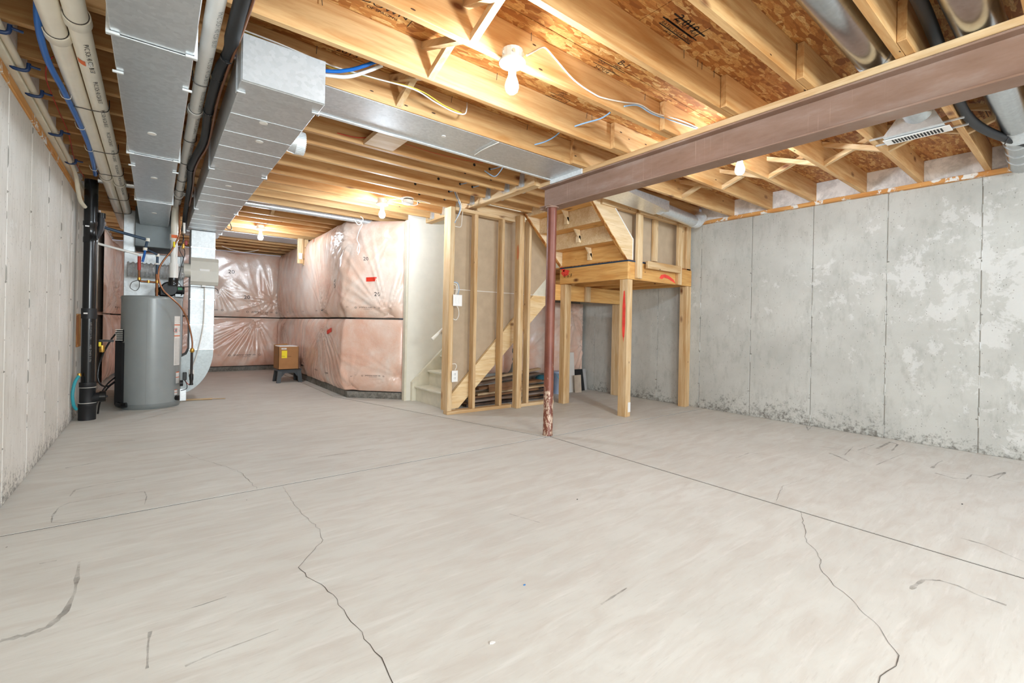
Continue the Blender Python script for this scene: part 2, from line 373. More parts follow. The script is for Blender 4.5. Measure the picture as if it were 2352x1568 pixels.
def lettering(name, items, mat, parent, fn):
    """items: (string,size,cx,cy,rot,xscale); fn maps 2d to 3d"""
    g = G()
    for st, sz, x0, y0, rot, xs in items:
        v, f = text_geo(st, sz); c, s_ = math.cos(rot), math.sin(rot)
        g.add([fn(x0+(x*xs)*c-y*s_, y0+(x*xs)*s_+y*c) for x, y in v], f)
    me = bpy.data.meshes.new(name); me.from_pydata(g.v, [], g.f); me.materials.append(mat)
    o = bpy.data.objects.new(name, me); C.objects.link(o); o.parent = parent; o.location = -world_loc(parent); o['kind'] = 'stuff'; return o
def plane_fn(O, R, U):
    O, R, U = Vector(O), Vector(R), Vector(U); return lambda x, y: O+R*x+U*y

# ------------------------------------------------------------------ floor
floor = sroot('floor', (2.4, 3.5, -.05))
G().box(-.75, 5.7, -3.5, 10.9, -.12, -.035).ob('sub_base', JOINT, floor)
G().box(-.72, 5.65, 3.02, 3.08, -.036, -.003).ob('joint_filler', JOINT, floor); G().box(2.80, 2.86, -3.4, 3.06, -.036, -.0032).ob('joint_filler', JOINT, floor)
q = G(); q.prism([(2.77, 3.05, -.036), (2.84, 3.05, -.036), (2.25, 5.17, -.036), (1.94, 6.3, -.036), (1.88, 6.3, -.036), (2.18, 5.17, -.036)], (0, 0, .0332)); q.ob('joint_filler', JOINT, floor)
g = .0078
def slab(poly):
    q = G(); q.prism([(x, y, -.034) for x, y in poly], (0, 0, .034)); return q.ob('slab', FLOORM, floor)
slab([(-.72, -3.4), (2.84-g, -3.4), (2.84-g, 3.05-g), (-.72, 3.05-g)])
slab([(2.84+g, -3.4), (5.65, -3.4), (5.65, 3.05-g), (2.84+g, 3.05-g)])
slab([(-.72, 3.05+g), (2.80-g, 3.05+g), (2.215, 5.17), (1.9, 6.3), (1.9, 10.8), (-.72, 10.8)])
slab([(2.80+g, 3.05+g), (5.65, 3.05+g), (5.65, 10.8), (1.9+g*2, 10.8), (1.9+g*2, 6.3), (2.215+g*2, 5.17)])
def jag(pts, step=.035, amp=.012):
    out = []
    for a, b in zip(pts[:-1], pts[1:]):
        n_ = max(1, int((b-a).length/step)); d = (b-a); pr = Vector((-d.y, d.x, 0)); pr = pr.normalized() if pr.length else pr
        for i in range(n_): out.append(a+d*(i/n_)+pr*random.uniform(-amp, amp)*(0 if i == 0 else 1))
    out.append(pts[-1]); return out
def ribbon(pts, w0, w1=None, z=.0012, rnd=.5):
    q = G(); n_ = len(pts); L_, R_ = [], []
    for i, p in enumerate(pts):
        d = pts[min(i+1, n_-1)]-pts[max(i-1, 0)]; pr = Vector((-d.y, d.x, 0)).normalized()
        wv = (w0+((w1 if w1 is not None else w0)-w0)*i/max(1, n_-1))*random.uniform(1-rnd, 1+rnd)/2
        L_.append(Vector((p.x, p.y, z))+pr*wv); R_.append(Vector((p.x, p.y, z))-pr*wv)
    q.add(L_+R_, [(i, i+1, n_+i+1, n_+i) for i in range(n_-1)]); return q
def fl(l): return [atz(u, v, 0) for u, v in l]
for pts, w0, w1 in [
    ([(650, 1116), (665, 1140), (690, 1175), (710, 1196), (735, 1215), (742, 1240), (715, 1270), (685, 1303)], .0012, .002),
    ([(685, 1303), (715, 1330), (765, 1365), (790, 1400), (820, 1440), (850, 1480), (885, 1530), (905, 1575)], .0026, .0035),
    ([(415, 1035), (440, 1048), (490, 1062), (545, 1080), (570, 1100), (590, 1122)], .0012, .0022),
    ([(1838, 1175), (1848, 1212), (1852, 1245), (1878, 1270), (1890, 1315), (1915, 1345), (1955, 1375), (1985, 1410)], .0024, .0024),
    ([(1985, 1410), (2020, 1440), (2040, 1475), (2065, 1505), (2058, 1530), (2036, 1543), (2018, 1570)], .0018, .003),
    ([(1783, 1150), (1800, 1115), (1830, 1105), (1860, 1095)], .0018, .001), ]:
    ribbon(jag(fl(pts), .03, .007), w0*.62, w1*.62).ob('crack', CRACK, floor)
sc_pts = [([(118, 1200), (120, 1185), (135, 1165), (160, 1154), (240, 1142), (285, 1133), (332, 1129), (337, 1140), (332, 1158)], .007),
    ([(118, 1200), (150, 1200), (240, 1186), (310, 1174)], .006), ([(0, 1472), (60, 1458), (110, 1440), (150, 1405), (172, 1360), (182, 1290)], .02),
    ([(345, 1450), (340, 1480), (338, 1535)], .008), ([(425, 1530), (500, 1497), (560, 1475), (640, 1445)], .007), ([(400, 1408), (460, 1390), (520, 1370)], .005),
    ([(195, 1018), (260, 1015), (310, 1011)], .01), ([(200, 1004), (250, 1001), (300, 999)], .008), ([(160, 1140), (172, 1125), (230, 1112), (310, 1100)], .01), ([(90, 1295), (130, 1287)], .008),
    ([(2092, 1353), (2108, 1340), (2123, 1331), (2160, 1333), (2200, 1345), (2250, 1368), (2312, 1390)], .013), ([(2205, 1235), (2260, 1250), (2352, 1290)], .01),
    ([(1850, 972), (1856, 988), (1868, 975)], .012), ([(1640, 990), (1664, 985)], .01), ([(1905, 1040), (1930, 1050), (1950, 1060)], .02), ([(1880, 1025), (1960, 1034), (2010, 1048)], .008),
    ([(1970, 1034), (2010, 1020)], .012), ([(2015, 1030), (2045, 1015), (2062, 1020), (2048, 1036)], .016), ([(2100, 1022), (2140, 1030), (2210, 1040), (2352, 1068)], .006),
    ([(2140, 1075), (2155, 1062), (2165, 1058)], .014), ([(2148, 1086), (2190, 1098), (2220, 1100), (2232, 1090)], .014), ([(2165, 1082), (2270, 1094), (2352, 1110)], .007), ([(2270, 1096), (2310, 1084), (2290, 1100)], .015),
    ([(1820, 1005), (1880, 1010), (1930, 1022)], .006), ([(1690, 1052), (1720, 1040)], .01), ([(1700, 1035), (1790, 1050), (1830, 1053)], .006), ([(2012, 1068), (2050, 1052), (2080, 1040)], .006),
    ([(1940, 1045), (1960, 1025)], .008), ([(1170, 1180), (1240, 1200)], .006), ([(1380, 1388), (1440, 1350)], .008), ([(730, 1050), (800, 1040), (860, 1030)], .012), ([(480, 940), (520, 935), (560, 930)], .01), ([(150, 1075), (230, 1060)], .014)]
for pts, wd in sc_pts:
    p = fl(pts); q = []
    for a, b in zip(p[:-1], p[1:]):
        for k in range(5): q.append(a+(b-a)*k/5)
    q.append(p[-1]); ribbon(q, wd, wd*.7, .0008, .6).ob('scuff_mark', SCUFF, floor)
# small litter lying on the slab
def litter(u, v, r, mat, label, name='debris_chip', cat='debris'):
    p = atz(u, v, 0); q = G(); n_ = 6
    q.prism([(p.x+r*math.cos(k*2*PI/n_+.3)*random.uniform(.5, 1.2), p.y+r*.6*math.sin(k*2*PI/n_)*random.uniform(.6, 1.2), .0005) for k in range(n_)], (0, 0, .003))
    tag(q.ob(name, mat), label, cat)
litter(1204, 1344, .006, plain('blue_chip', '#2a78b8', .5), 'tiny blue plastic chip on the open middle of the floor')
litter(1130, 1477, .012, WHITEP, 'small white paint flake on the floor near the front')
litter(1326, 1147, .005, INK, 'tiny dark crumb on the floor right of centre, in front of the steel post')
litter(2210, 1158, .007, INK, 'dark crumb on the floor nearest the right concrete wall')

# ------------------------------------------------------------------ concrete walls in form sections
def wall_y(name, x0, x1, seams, z1, mat, face, zs=.0):
    r = sroot(name, ((x0+x1)/2, (seams[0]+seams[-1])/2, 0)); bk = (x0, x1-.02) if face > 0 else (x0+.02, x1)
    G().box(bk[0], bk[1], seams[0], seams[-1], 0, z1-.01).ob('wall_core', JOINT, r)
    fx = (x1-.03, x1) if face > 0 else (x0, x0+.03)
    for a, b in zip(seams[:-1], seams[1:]):
        q = G(); gw = .0055 if face > 0 else .0032; q.bbox(fx[0], fx[1], a+gw, b-gw, 0, z1, .003); q.ob('form_panel', mat, r)
    for y in seams[1:-1]:
        xf = x1 if face > 0 else x0; G().box(*sorted((xf-.02*face, xf-.004*face)), y-.008, y+.008, 0, z1-.005).ob('joint_grout', JOINT if face > 0 else CURB, r)
    # broken mortar fins along each joint
    for y in seams[1:-1]:
        q = G(); z = .02; xf = x1 if face > 0 else x0
        while z < z1-.03:
            h = random.uniform(.03, .12)
            if random.random() < (.14 if face > 0 else .5):
                d = random.uniform(.001, .006)*face; wd = random.uniform(.003, .007)*(1.5 if face > 0 else 1); o = random.uniform(-.004, .004)
                q.add([(xf-.001*face, y+o-wd, z), (xf-.001*face, y+o+wd, z), (xf-.001*face, y+o+wd, z+h), (xf-.001*face, y+o-wd, z+h), (xf+d, y+o+random.uniform(-.003, .003), z+h*.2), (xf+d, y+o+random.uniform(-.003, .003), z+h*.8)],
                      [(0, 1, 4), (1, 2, 5, 4), (2, 3, 5), (3, 0, 4, 5)])
            z += h*random.uniform(.9, 1.6)
        o_ = q.ob('mortar_fin', CURB if face > 0 else mat, r); o_['kind'] = 'stuff'
        q = G()
        for zt in (.3, .72, 1.16, 1.66):   # form tie knots
            zt += random.uniform(-.02, .02); w1, h1 = random.uniform(.008, .02), random.uniform(.005, .011); y2 = y+random.uniform(-.01, .01); q.add([(xf-.001*face, y2+w1*math.cos(a)*random.uniform(.6, 1.2), zt+h1*math.sin(a)*random.uniform(.6, 1.2)) for a in [k_*PI/4 for k_ in range(8)]]+[(xf+.006*face, y2, zt)], [(k_, (k_+1) % 8, 8) for k_ in range(8)])
        o_ = q.ob('tie_knot', CURB, r)
        o_['kind'] = 'stuff'
    return r
LS = [-3.4, -2.86, -2.28, -1.7, -1.13, -.55, .03, .61, 1.19, 1.77, 2.35, 2.93, 3.508, 4.085, 4.665, 5.239, 5.85, 6.3, 6.9, 7.5, 8.1, 9.0, 10.8]
WLf = wall_y('wall_left', -.815, -.615, LS, 2.19, CWL, 1)
RSm = [-3.4, -3.13, -2.51, -1.88, -1.25, -.63, 0, .615, 1.246, 1.871, 2.499, 3.126, 3.75, 4.35, 4.9, 5.6]
WRt = wall_y('wall_right', 5.48, 5.68, RSm, 2.325, CWR, -1)
# rear wall behind the camera with two unseen windows, the left one added
wr = sroot('wall_rear', (2.4, -3.4, 0))
for x0, x1, z0, z1 in [(-.8, .1, 0, 2.33), (1.9, 3.45, 0, 2.33), (5.25, 5.7, 0, 2.33), (.1, 1.9, 0, .9), (.1, 1.9, 2.2, 2.33), (3.45, 5.25, 0, .9), (3.45, 5.25, 2.2, 2.33)]:
    G().box(x0, x1, -3.5, -3.35, z0, z1).ob('wall_section', CWL, wr)
for i, xc in enumerate((1.0, 4.35)):
    wn = sroot('window_%d' % (i+1), (xc, -3.43, .9))
    q = G()
    for a in ((xc-.9, xc-.85, .9, 2.2), (xc+.85, xc+.9, .9, 2.2), (xc-.85, xc+.85, .9, .95), (xc-.85, xc+.85, 2.15, 2.2), (xc-.02, xc+.02, .95, 2.15)): q.box(a[0], a[1], -3.47, -3.41, a[2], a[3])
    q.ob('window_frame', WHITEP, wn)
    for s_ in (-1, 1): G().box(*sorted((xc+s_*.02, xc+s_*.85)), -3.445, -3.44, .95, 2.15).ob('pane', GLASS, wn)
wf = sroot('wall_far', (2.4, 10.75, 0)); G().box(-.8, 5.7, 10.62, 10.8, 0, 2.33).ob('wall_section', CURB, wf)
# partition behind the insulation, and the wall behind the stairs
wc = sroot('wall_center', (2.3, 8, 0)); q = G()
q.prism([(2.14, 6.17, 0), (2.14, 10.62, 0), (2.3, 10.62, 0), (2.3, 6.24, 0), (2.575, 5.96, 0), (2.575, 5.735, 0)], (0, 0, 2.33)); q.ob('wall_section', CURB, wc)
wb = sroot('wall_back', (4.2, 5.56, 0)); G().box(3.3, 5.48, 5.53, 5.6, 0, 1.5).ob('wall_section', CURB, wb); G().box(4.1, 5.48, 5.22, 5.5, 0, 1.5).ob('wall_section', CURB, wb)
ws = sroot('wall_stairwell', (3.9, 5.53, 0)); q = G(); q.box(2.572, 5.6, 5.5, 5.53, 0, 3.6); q.ob('drywall_sheet', CREAM, ws)
q = G(); q.box(2.545, 2.572, 5.49, 5.56, 0, 2.33); q.ob('end_bead', CREAMW, ws)
# concrete curb that carries the insulated walls
q = G(); q.prism([(2.03, 6.14, 0), (2.03, 10.5, 0), (2.14, 10.5, 0), (2.14, 6.19, 0), (2.6, 5.73, 0), (2.6, 5.58, 0)], (0, 0, .085)); q.ob('curb', CURB, wc)
q = G(); q.box(-.6, 2.03, 10.44, 10.6, 0, .085); q.ob('curb', CURB, wf)

# ------------------------------------------------------------------ ceiling: subfloor, joists, bridging
ceil = sroot('ceiling', (2.4, 4, 2.4)); ZB, ZT = 2.36, 2.555
def osbp(x0, x1, y0, y1): G().box(x0+.002, x1-.002, y0+.002, y1-.002, ZT, ZT+.018).ob('subfloor_panel', OSB, ceil)
sx = [-.75, 1.15, 3.58, 5.65]
seam_x = atz(1500, 28, ZT).x
rows = [(-3.45, -1.9), (-1.9, -.66), (-.66, .56), (.56, 1.79), (1.79, 3.02), (3.02, 3.28)]
for i, (a, b) in enumerate(rows):
    xs = [-.75, seam_x if i % 2 == 1 else .3, 3.9 if i % 2 else 2.75, 5.65]
    for u0, u1 in zip(xs[:-1], xs[1:]): osbp(u0, u1, a, b)
osbp(-.75, 1.2, 3.28, 4.5); osbp(1.2, 3.58, 3.28, 4.5)
osbp(-.75, 1.6, 4.5, 5.72); osbp(1.6, 2.82, 4.5, 5.72)
for a, b in ((5.72, 6.94), (6.94, 8.16), (8.16, 9.4), (9.4, 10.7)):
    osbp(-.75, .5, a, b); osbp(.5, 3.0, a, b)
def joist(x0, x1, yf, t=.038, mat=JX, z0=ZB): 
    o = G().bbox(x0, x1, yf-t, yf, z0, ZT, .0025).ob('joist', mat, ceil); return o
YL = [1.066, 1.487, 1.918, 2.35, 2.78]
k = 1.066-.427
near = []
while k > -3.2: near.append(k); k -= .427
for y in near+YL: joist(-.6, 3.02, y); joist(2.72, 5.47, y-.038-.0015)
YM = [3.14, 3.52, 3.755, 4.09, 4.40, 4.71, 5.03, 5.34]
for y in YM: joist(-.6, 2.81 if y > 3.2 else 3.02, y)
YF = [5.66, 5.97, 6.27, 6.64, 6.93, 7.24, 7.52, 7.83, 8.2, 8.72, 9.08, 9.39, 9.76, 10.2, 10.6]
for y in YF: joist(-.6, 2.9, y)
joist(2.72, 5.47, 3.2)                                                  # trimmer above landing wall
G().bbox(2.81, 2.9, 3.3, 4.37, 2.33, ZT, .003).ob('header', WY, ceil)
G().bbox(2.81, 2.9, 4.37, 5.66, 2.33, ZT, .003).ob('header', WY, ceil)
G().bbox(2.9, 3.6, 4.40, 4.48, 2.30, 2.40, .003).ob('header', WX, ceil)
for y in (3.64, 4.0, 4.25): G().bbox(2.9, 3.6, y-.038, y, ZB, ZT, .003).ob('joist', JX, ceil)
G().bbox(3.6, 3.64, 3.22, 4.48, ZB, ZT, .003).ob('header', WY, ceil)
# joist hangers
def hanger(x, yf, side):
    q = G(); yc = yf-.019
    for s_ in (-1, 1): q.prism([(x, yc+s_*.021, 2.352), (x-side*.045, yc+s_*.021, 2.352), (x-side*.03, yc+s_*.021, 2.47), (x, yc+s_*.021, 2.50)], (0, s_*.002, 0))
    q.box(*sorted((x, x-side*.05)), yc-.022, yc+.022, 2.349, 2.353)
    for s_ in (-1, 1): q.box(*sorted((x, x-side*.002)), *sorted((yc+s_*.021, yc+s_*.055)), 2.352, 2.50)
    q.ob('joist_hanger', GALV, ceil)
for y in YM[1:]: hanger(2.809, y, 1)
for y in (3.64, 4.0, 4.25): hanger(3.599, y, 1); hanger(2.901, y, -1)
# cross bridging between joists
def bridge(x, ya, yb, n=2):
    y0, y1 = ya, yb-.038
    G().bar((x-.02, y0-.01, ZB+.02), (x-.02, y1+.01, ZT-.02), .036, .036, (1, 0, 0)).ob('cross_brace', WY, ceil)
    G().bar((x+.025, y0-.01, ZT-.02), (x+.025, y1+.01, ZB+.02), .036, .036, (1, 0, 0)).ob('cross_brace', WY, ceil)
allL = sorted(near+YL)
for a, b in zip(allL[:-1], allL[1:]):
    bridge(1.17, a, b)
    if abs(a-.639) > .01 and a < 2.4 or True: bridge(4.32, a-.04, b-.04)
for a, b in ((5.66+.31, 6.27), (6.27, 6.64), (8.72, 9.08)): bridge(1.15 if a < 8 else .4, a, b)
# holes drilled through the joists for cables
for x, y in ((2.25, 3.52), (2.42, 3.52), (2.6, 3.755), (2.3, 3.755), (2.2, 4.09), (2.45, 4.09), (2.6, 4.09), (2.1, 4.40), (2.5, 4.40), (2.62, 4.71), (2.3, 4.71), (2.45, 5.03), (2.35, 5.34)):
    G().lathe((x, y-.0395, 2.44), [(.014, 0), (.013, .002)], 10, 'Y').ob('drilled_hole', INK, ceil)
    if x > 2.3: q = G(); q.tube([(x, y-.03, 2.44), (x+.03, y-.06, 2.445), (x+.09, y-.12, 2.47), (x+.12, y-.20, 2.50)], .0045, 6, 3); q.ob('cable_stub', CABB, ceil)
# flat blocking nailed between joists near the duct
q = G(); q.prism([(1.24, 3.15, 2.362), (1.47, 3.15, 2.362), (1.47, 3.5, 2.362), (1.24, 3.5, 2.362)], (0, 0, .035)); q.ob('blocking', WX, ceil)
# rim boards / patched plaster between joist ends on both walls
ys = sorted(near+YL)+[3.2]
for a, b in zip(ys[:-1], ys[1:]):
    G().bbox(5.455, 5.475, a-.038, b-.0775, 2.362, ZT, .002).ob('rim_panel', PLAST, ceil)
yl = sorted(near+YL+YM+YF)
for a, b in zip(yl[:-1], yl[1:]): G().bbox(-.605, -.585, a+.001, b-.039, 2.362, ZT, .002).ob('rim_panel', PLAST, ceil)
G().bbox(5.43, 5.5, -3.3, 3.3, 2.325, 2.362, .003).ob('sill_plate', SILL, WRt)
G().bbox(5.43, 5.5, 3.3, 5.5, 2.325, 2.362, .003).ob('sill_plate', SILL, WRt)
G().bbox(-.68, -.605, -3.3, 10.6, 2.19, 2.245, .003).ob('sill_plate', SILL, WLf)
q = G(); q.bbox(-.66, -.575, -3.3, 10.6, 2.25, 2.30, .004); q.ob('ledger_board', CREAMW, WLf)
q = G(); q.bbox(-.66, -.61, -3.3, 10.6, 2.30, 2.362, .004); q.ob('rim_filler', PLAST, WLf)
# printed stamps on the subfloor underside (read from below)
def stamp(u, v, items, rot=0.0, box=None):
    p = atz(u, v, ZT-.0012); 
    fn = lambda x, y: Vector((p.x+(x*math.cos(rot)-y*math.sin(rot)), p.y-(x*math.sin(rot)+y*math.cos(rot)), ZT-.0012))
    lettering('printed_stamp', items, OINK, ceil, fn)
    if box:
        q = G()
        for x0, y0, x1, y1 in box: q.add([fn(x0, y0), fn(x1, y0), fn(x1, y1), fn(x0, y1)], [(0, 1, 2, 3)])
        q.ob('stamp_rule', OINK, ceil)
stamp(886, 20, [('THIS SIDE', .04, 0, .05, 0, 1.1), ('DOWN', .055, 0, 0, 0, 1.3), ('OF SPACING', .026, 0, -.042, 0, 1.1)], 0, [(.14, -.06, .144, .07)])
stamp(798, 122, [('2013', .055, 0, 0, 0, 1.2), ('8 M', .035, 0, .05, 0, 1.1)], 0, [(-.1, -.035, .1, -.031)])
stamp(1578, 55, [('2 019', .07, 0, 0, .0, 1.1)], 0, [(-.14, -.05, .12, -.042), (.12, -.05, .124, .06)])
stamp(1555, 75, [('MILL 219  APA', .028, 0, .05, 0, 1.2), ('RATED SHEATHING', .028, 0, .0, 0, 1.1), ('24/16  EXP 1', .024, 0, -.03, 0, 1.1)], 0, [(-.14, .025, .14, .032), (-.14, .07, .14, .08), (-.14, -.016, .14, -.010)])
stamp(1400, 150, [('B-1', .06, .06, .06, 0, 1.1), ('2R24', .03, .05, .015, 0, 1), ('O-2', .03, -.06, -.01, 0, 1), ('S-DU4', .04, 0, -.06, 0, 1.1), ('24 mm', .02, .06, -.03, 0, 1)], 0, [(-.1, .0, .14, .004), (-.1, -.04, .14, -.036)])
stamp(1285, 220, [('1R24', .025, 0, .04, 0, 1), ('2F16', .025, 0, .015, 0, 1), ('MILL 215', .025, 0, -.03, 0, 1.1)], 0, [(-.08, -.003, .1, .001), (-.08, -.055, .1, -.051), (.1, -.055, .104, .001)])
stamp(2255, 262, [('CSA O325', .03, 0, 0, 0, 1.1), ('1F24', .04, 0, .05, 0, 1.1)], 0, [(-.1, .022, .1, .026)])
# nail tips poking through beside joists
q = G()
for y in allL:
    for _ in range(9):
        x = random.uniform(-.3, 5.2); q.cyl((x, y-.046, ZT), (x+random.uniform(-.01, .01), y-.044-random.uniform(0, .006), ZT-.045), .0016, 5)
o_ = q.ob('nail_tip', WIRE, ceil); o_['kind'] = 'stuff'

# ------------------------------------------------------------------ steel beam and column
bm_ = root('steel_beam', (2.935, 0, 2.1), 'long rust-brown painted steel I-beam under the joists, carrying a pine plate', 'beam')
q = G(); y0, y1 = -3.3, 3.285
q.bbox(2.87, 3.0, y0, y1, 2.10, 2.111, .002); q.bbox(2.87, 3.0, y0, y1, 2.30, 2.311, .002); q.box(2.931, 2.939, y0, y1, 2.111, 2.30); q.ob('steel_section', BEAM, bm_)
q = G(); q.bbox(2.88, 3.0, y0, 3.33, 2.318, 2.358, .003); q.ob('wood_plate', WY, bm_)
q = G(); q.bbox(2.79, 2.91, 3.06, 3.2, 2.092, 2.099, .002); q.ob('bearing_plate', BEAM, bm_)
po = root('steel_column', (2.86, 3.10, 0), 'round red-brown steel post with scraped paint at its foot', 'post')
G().lathe((2.86, 3.10, 0), [(.046, 0), (.047, .004), (.0445, .01), (.0445, 2.086), (.0, 2.0861)][:4], 32).ob('shaft', POST, po)
G().lathe((2.86, 3.10, 2.08), [(.06, 0), (.06, .012)], 24).ob('cap_plate', BEAM, po)

# ------------------------------------------------------------------ framed wall beside the stairs
sw = root('stud_wall', (3.1, 4.45, 0), 'open pine stud wall with brown-paper drywall beside the lower stairs', 'wall framing')
def st(x0, x1, y0, y1, z0, z1, name='stud', mat=None, par=None):
    m = mat or (WZ if (z1-z0) > (x1-x0) and (z1-z0) > (y1-y0) else WX if (x1-x0) > (y1-y0) else WY)
    return G().bbox(x0, x1, y0, y1, z0, z1, .003).ob(name, m, par or sw)
st(2.548, 3.45, 4.392, 4.481, 0, .038, 'bottom_plate'); st(3.5, 4.12, 4.36, 4.449, 0, .038, 'bottom_plate')
st(2.552, 2.609, 4.40, 4.545, .038, 2.30); st(2.88, 2.918, 4.40, 4.489, .038, 2.31)
st(3.262, 3.30, 4.40, 4.489, .038, 2.31)
st(3.449, 3.487, 4.30, 4.389, 0, 2.33); st(3.487, 3.525, 4.30, 4.389, 0, 2.33); st(3.66, 3.698, 4.37, 4.459, .038, 2.33)
st(4.08, 4.118, 4.37, 4.459, .038, 1.5)
st(2.61, 3.45, 4.392, 4.481, 2.262, 2.30, 'top_plate')
def zup(x): return .196+(x-2.656)*(1.373-.196)/(3.836-2.656)
def zlo(x): return .043+(x-2.759)*(1.292-.043)/(4.085-2.759)
q = G(); q.prism([(2.61, 4.552, zup(2.61)-.02), (4.118, 4.552, zup(4.118)-.02), (4.118, 4.552, 2.33), (2.61, 4.552, 2.33)], (0, .012, 0)); q.ob('drywall_sheet', PAPER, sw)
q = G(); q.box(2.62, 4.118, 4.5485, 4.5515, 1.398, 1.404); q.ob('drywall_seam', LAB, sw)
# electrical boxes on the corner stud
def plate(name, label, x0, x1, z0, z1, kind):
    r = root(name, ((x0+x1)/2, 4.40, z0), label, 'switch' if kind == 's' else 'outlet')
    G().bbox(x0, x1, 4.376, 4.384, z0, z1, .003).ob('cover_plate', WHITEP, r)
    G().box(x0+.012, x1-.012, 4.384, 4.43, z0+.01, z1-.01).ob('wall_box', BLUEC, r)
    if kind == 's':
        for a in (x0+.028, x0+.070): q = G(); q.prism([(a, 4.376, z0+.03), (a+.028, 4.376, z0+.03), (a+.028, 4.376, z1-.03), (a, 4.376, z1-.03)], (0, -.004, 0)); q.ob('rocker', WHITEP, r)
    else:
        for zc in (z0+.04, z1-.04):
            G().lathe(((x0+x1)/2, 4.376, zc), [(.019, 0), (.018, -.003)], 16, 'Y').ob('socket', WHITEP, r)
            q = G()
            for dx in (-.007, .007): q.box((x0+x1)/2+dx-.0012, (x0+x1)/2+dx+.0012, 4.3715, 4.3735, zc-.002, zc+.010)
            q.cyl(((x0+x1)/2, 4.3715, zc-.009), ((x0+x1)/2, 4.374, zc-.009), .0025, 8); q.ob('socket_slot', INK, r)
plate('light_switch', 'white double rocker switch plate on the corner stud', 2.588, 2.703, 1.202, 1.328, 's')
plate('wall_outlet', 'white duplex outlet low on the corner stud', 2.590, 2.667, .362, .487, 'o')

# ------------------------------------------------------------------ lower stairs
ls = root('lower_staircase', (3.2, 5.0, 0), 'cream painted enclosed stairs rising to the right behind the corner stud', 'stairs')
q = G(); q.prism([(2.62, 4.505, .16), (2.62, 4.505, .04), (2.757, 4.505, .04), (4.118, 4.505, zlo(4.118)), (4.118, 4.505, 1.395), (3.86, 4.505, 1.395)], (0, .038, 0))
stg = q.ob('stringer', wood('stringer_pine', 0, '#ecd6ac', '#dcb880'), ls)
n_ = 8; rise = 1.75/9; run = .182
for i in range(8):
    x = 2.69+i*run
    G().bbox(x, x+.018, 4.58, 5.44, i*rise, (i+1)*rise-.025, .002).ob('riser', CREAMW, ls)
    G().bbox(x-.03, x+run+.018, 4.58, 5.44, (i+1)*rise-.026, (i+1)*rise, .006).ob('tread', CREAMW, ls)
q = G(); q.prism([(2.635, 5.445, 0), (2.635, 5.445, .24), (4.15, 5.445, .24+1.46), (4.15, 5.445, 1.2), (2.95, 5.445, 0)], (0, .05, 0)); q.ob('skirt_board', CREAMW, ls)
q = G(); q.prism([(2.635, 4.555, 0), (2.635, 4.555, .2), (4.15, 4.555, .2+1.46), (4.15, 4.555, 1.42), (2.78, 4.555, .10), (2.74, 4.555, 0)], (0, .022, 0)); q.ob('skirt_board', CREAMW, ls)
hr = root('handrail', (3.2, 4.68, .9), 'white sloping handrail end showing behind the corner stud', 'handrail')
G().tube([(2.50, 4.68, .822), (3.9, 4.68, 2.0)], .02, 12, 1).ob('rail', CREAM, hr)
G().tube([(2.62, 4.68, .90), (2.62, 4.65, .86), (2.63, 4.58, .86)], .006, 6, 3).ob('bracket', WHITEP, hr)

# ------------------------------------------------------------------ landing on posts, upper stairs, half wall
ld = root('stair_landing', (4.8, 4.2, 0), 'raised pine stair landing box standing on built-up posts against the right wall', 'landing')
def lb(n, *a, m=None): return st(*a, name=n, mat=m, par=ld)
LNX, LNY = wood('landing_pine_x', 0, '#e6b873', '#cf9650', 11.), wood('landing_pine_y', 1, '#e6b873', '#cf9650', 11.)
lb('rim_joist', 4.155, 4.193, 3.24, 4.33, 1.545, 1.748, m=LNY); lb('rim_joist', 4.195, 5.45, 3.24, 3.278, 1.545, 1.748, m=LNX)
lb('rim_joist', 4.195, 5.45, 5.1, 5.138, 1.545, 1.748, m=LNX)
for x in (4.6, 5.0, 5.40): lb('floor_joist', x, x+.038, 3.28, 5.1, 1.545, 1.748, m=LNY)
G().box(4.155, 5.45, 3.25, 5.14, 1.750, 1.766).ob('deck', OSB, ld)
q = G(); q.bbox(4.147, 4.156, 3.236, 4.33, 1.742, 1.758, .003); q.bbox(4.147, 4.62, 3.232, 3.241, 1.742, 1.758, .003); q.ob('sealant_bead', SEALB, ld)
lb('carrier_beam', 4.08, 5.44, 4.33, 4.368, 1.34, 1.543, m=LNX); lb('carrier_beam', 4.08, 5.44, 4.37, 4.408, 1.34, 1.543, m=LNX)
lb('block', 4.62, 4.71, 4.29, 4.328, 1.34, 1.543)
for a, z1 in [((4.155, 4.20, 3.237, 3.35), 1.543), ((4.203, 4.248, 3.243, 3.35), 1.543), ((4.17, 4.208, 4.24, 4.328), 1.543), ((4.21, 4.29, 4.25, 4.328), 1.543),
              ((5.352, 5.39, 3.237, 3.34), 1.543), ((5.392, 5.43, 3.245, 3.34), 1.543), ((5.43, 5.475, 3.255, 3.34), 1.543), ((5.365, 5.41, 4.30, 4.46), 1.338), ((5.412, 5.455, 4.31, 4.46), 1.338)]:
    lb('post', *a, 0, z1)
hw = root('framed_half_wall', (4.8, 3.3, 1.75), 'short pine stud wall with brown drywall above the landing', 'wall framing')
for x0, x1, z0 in ((4.275, 4.365, 1.56), (4.688, 4.77, 1.80), (5.085, 5.17, 1.545)): st(x0, x1, 3.20 if z0 < 1.7 else 3.28, 3.238 if z0 < 1.7 else 3.318, z0, 2.30, par=hw)
st(5.262, 5.345, 3.28, 3.32, 1.56, 2.30, par=hw); st(5.35, 5.44, 3.25, 3.33, 1.56, 2.325, par=hw)
st(3.7, 5.44, 3.23, 3.30, 2.30, 2.36, 'top_plate', par=hw); st(4.42, 5.09, 3.165, 3.20, 1.68, 1.765, 'block', par=hw); st(4.27, 4.60, 3.165, 3.20, 2.285, 2.335, 'block', par=hw)
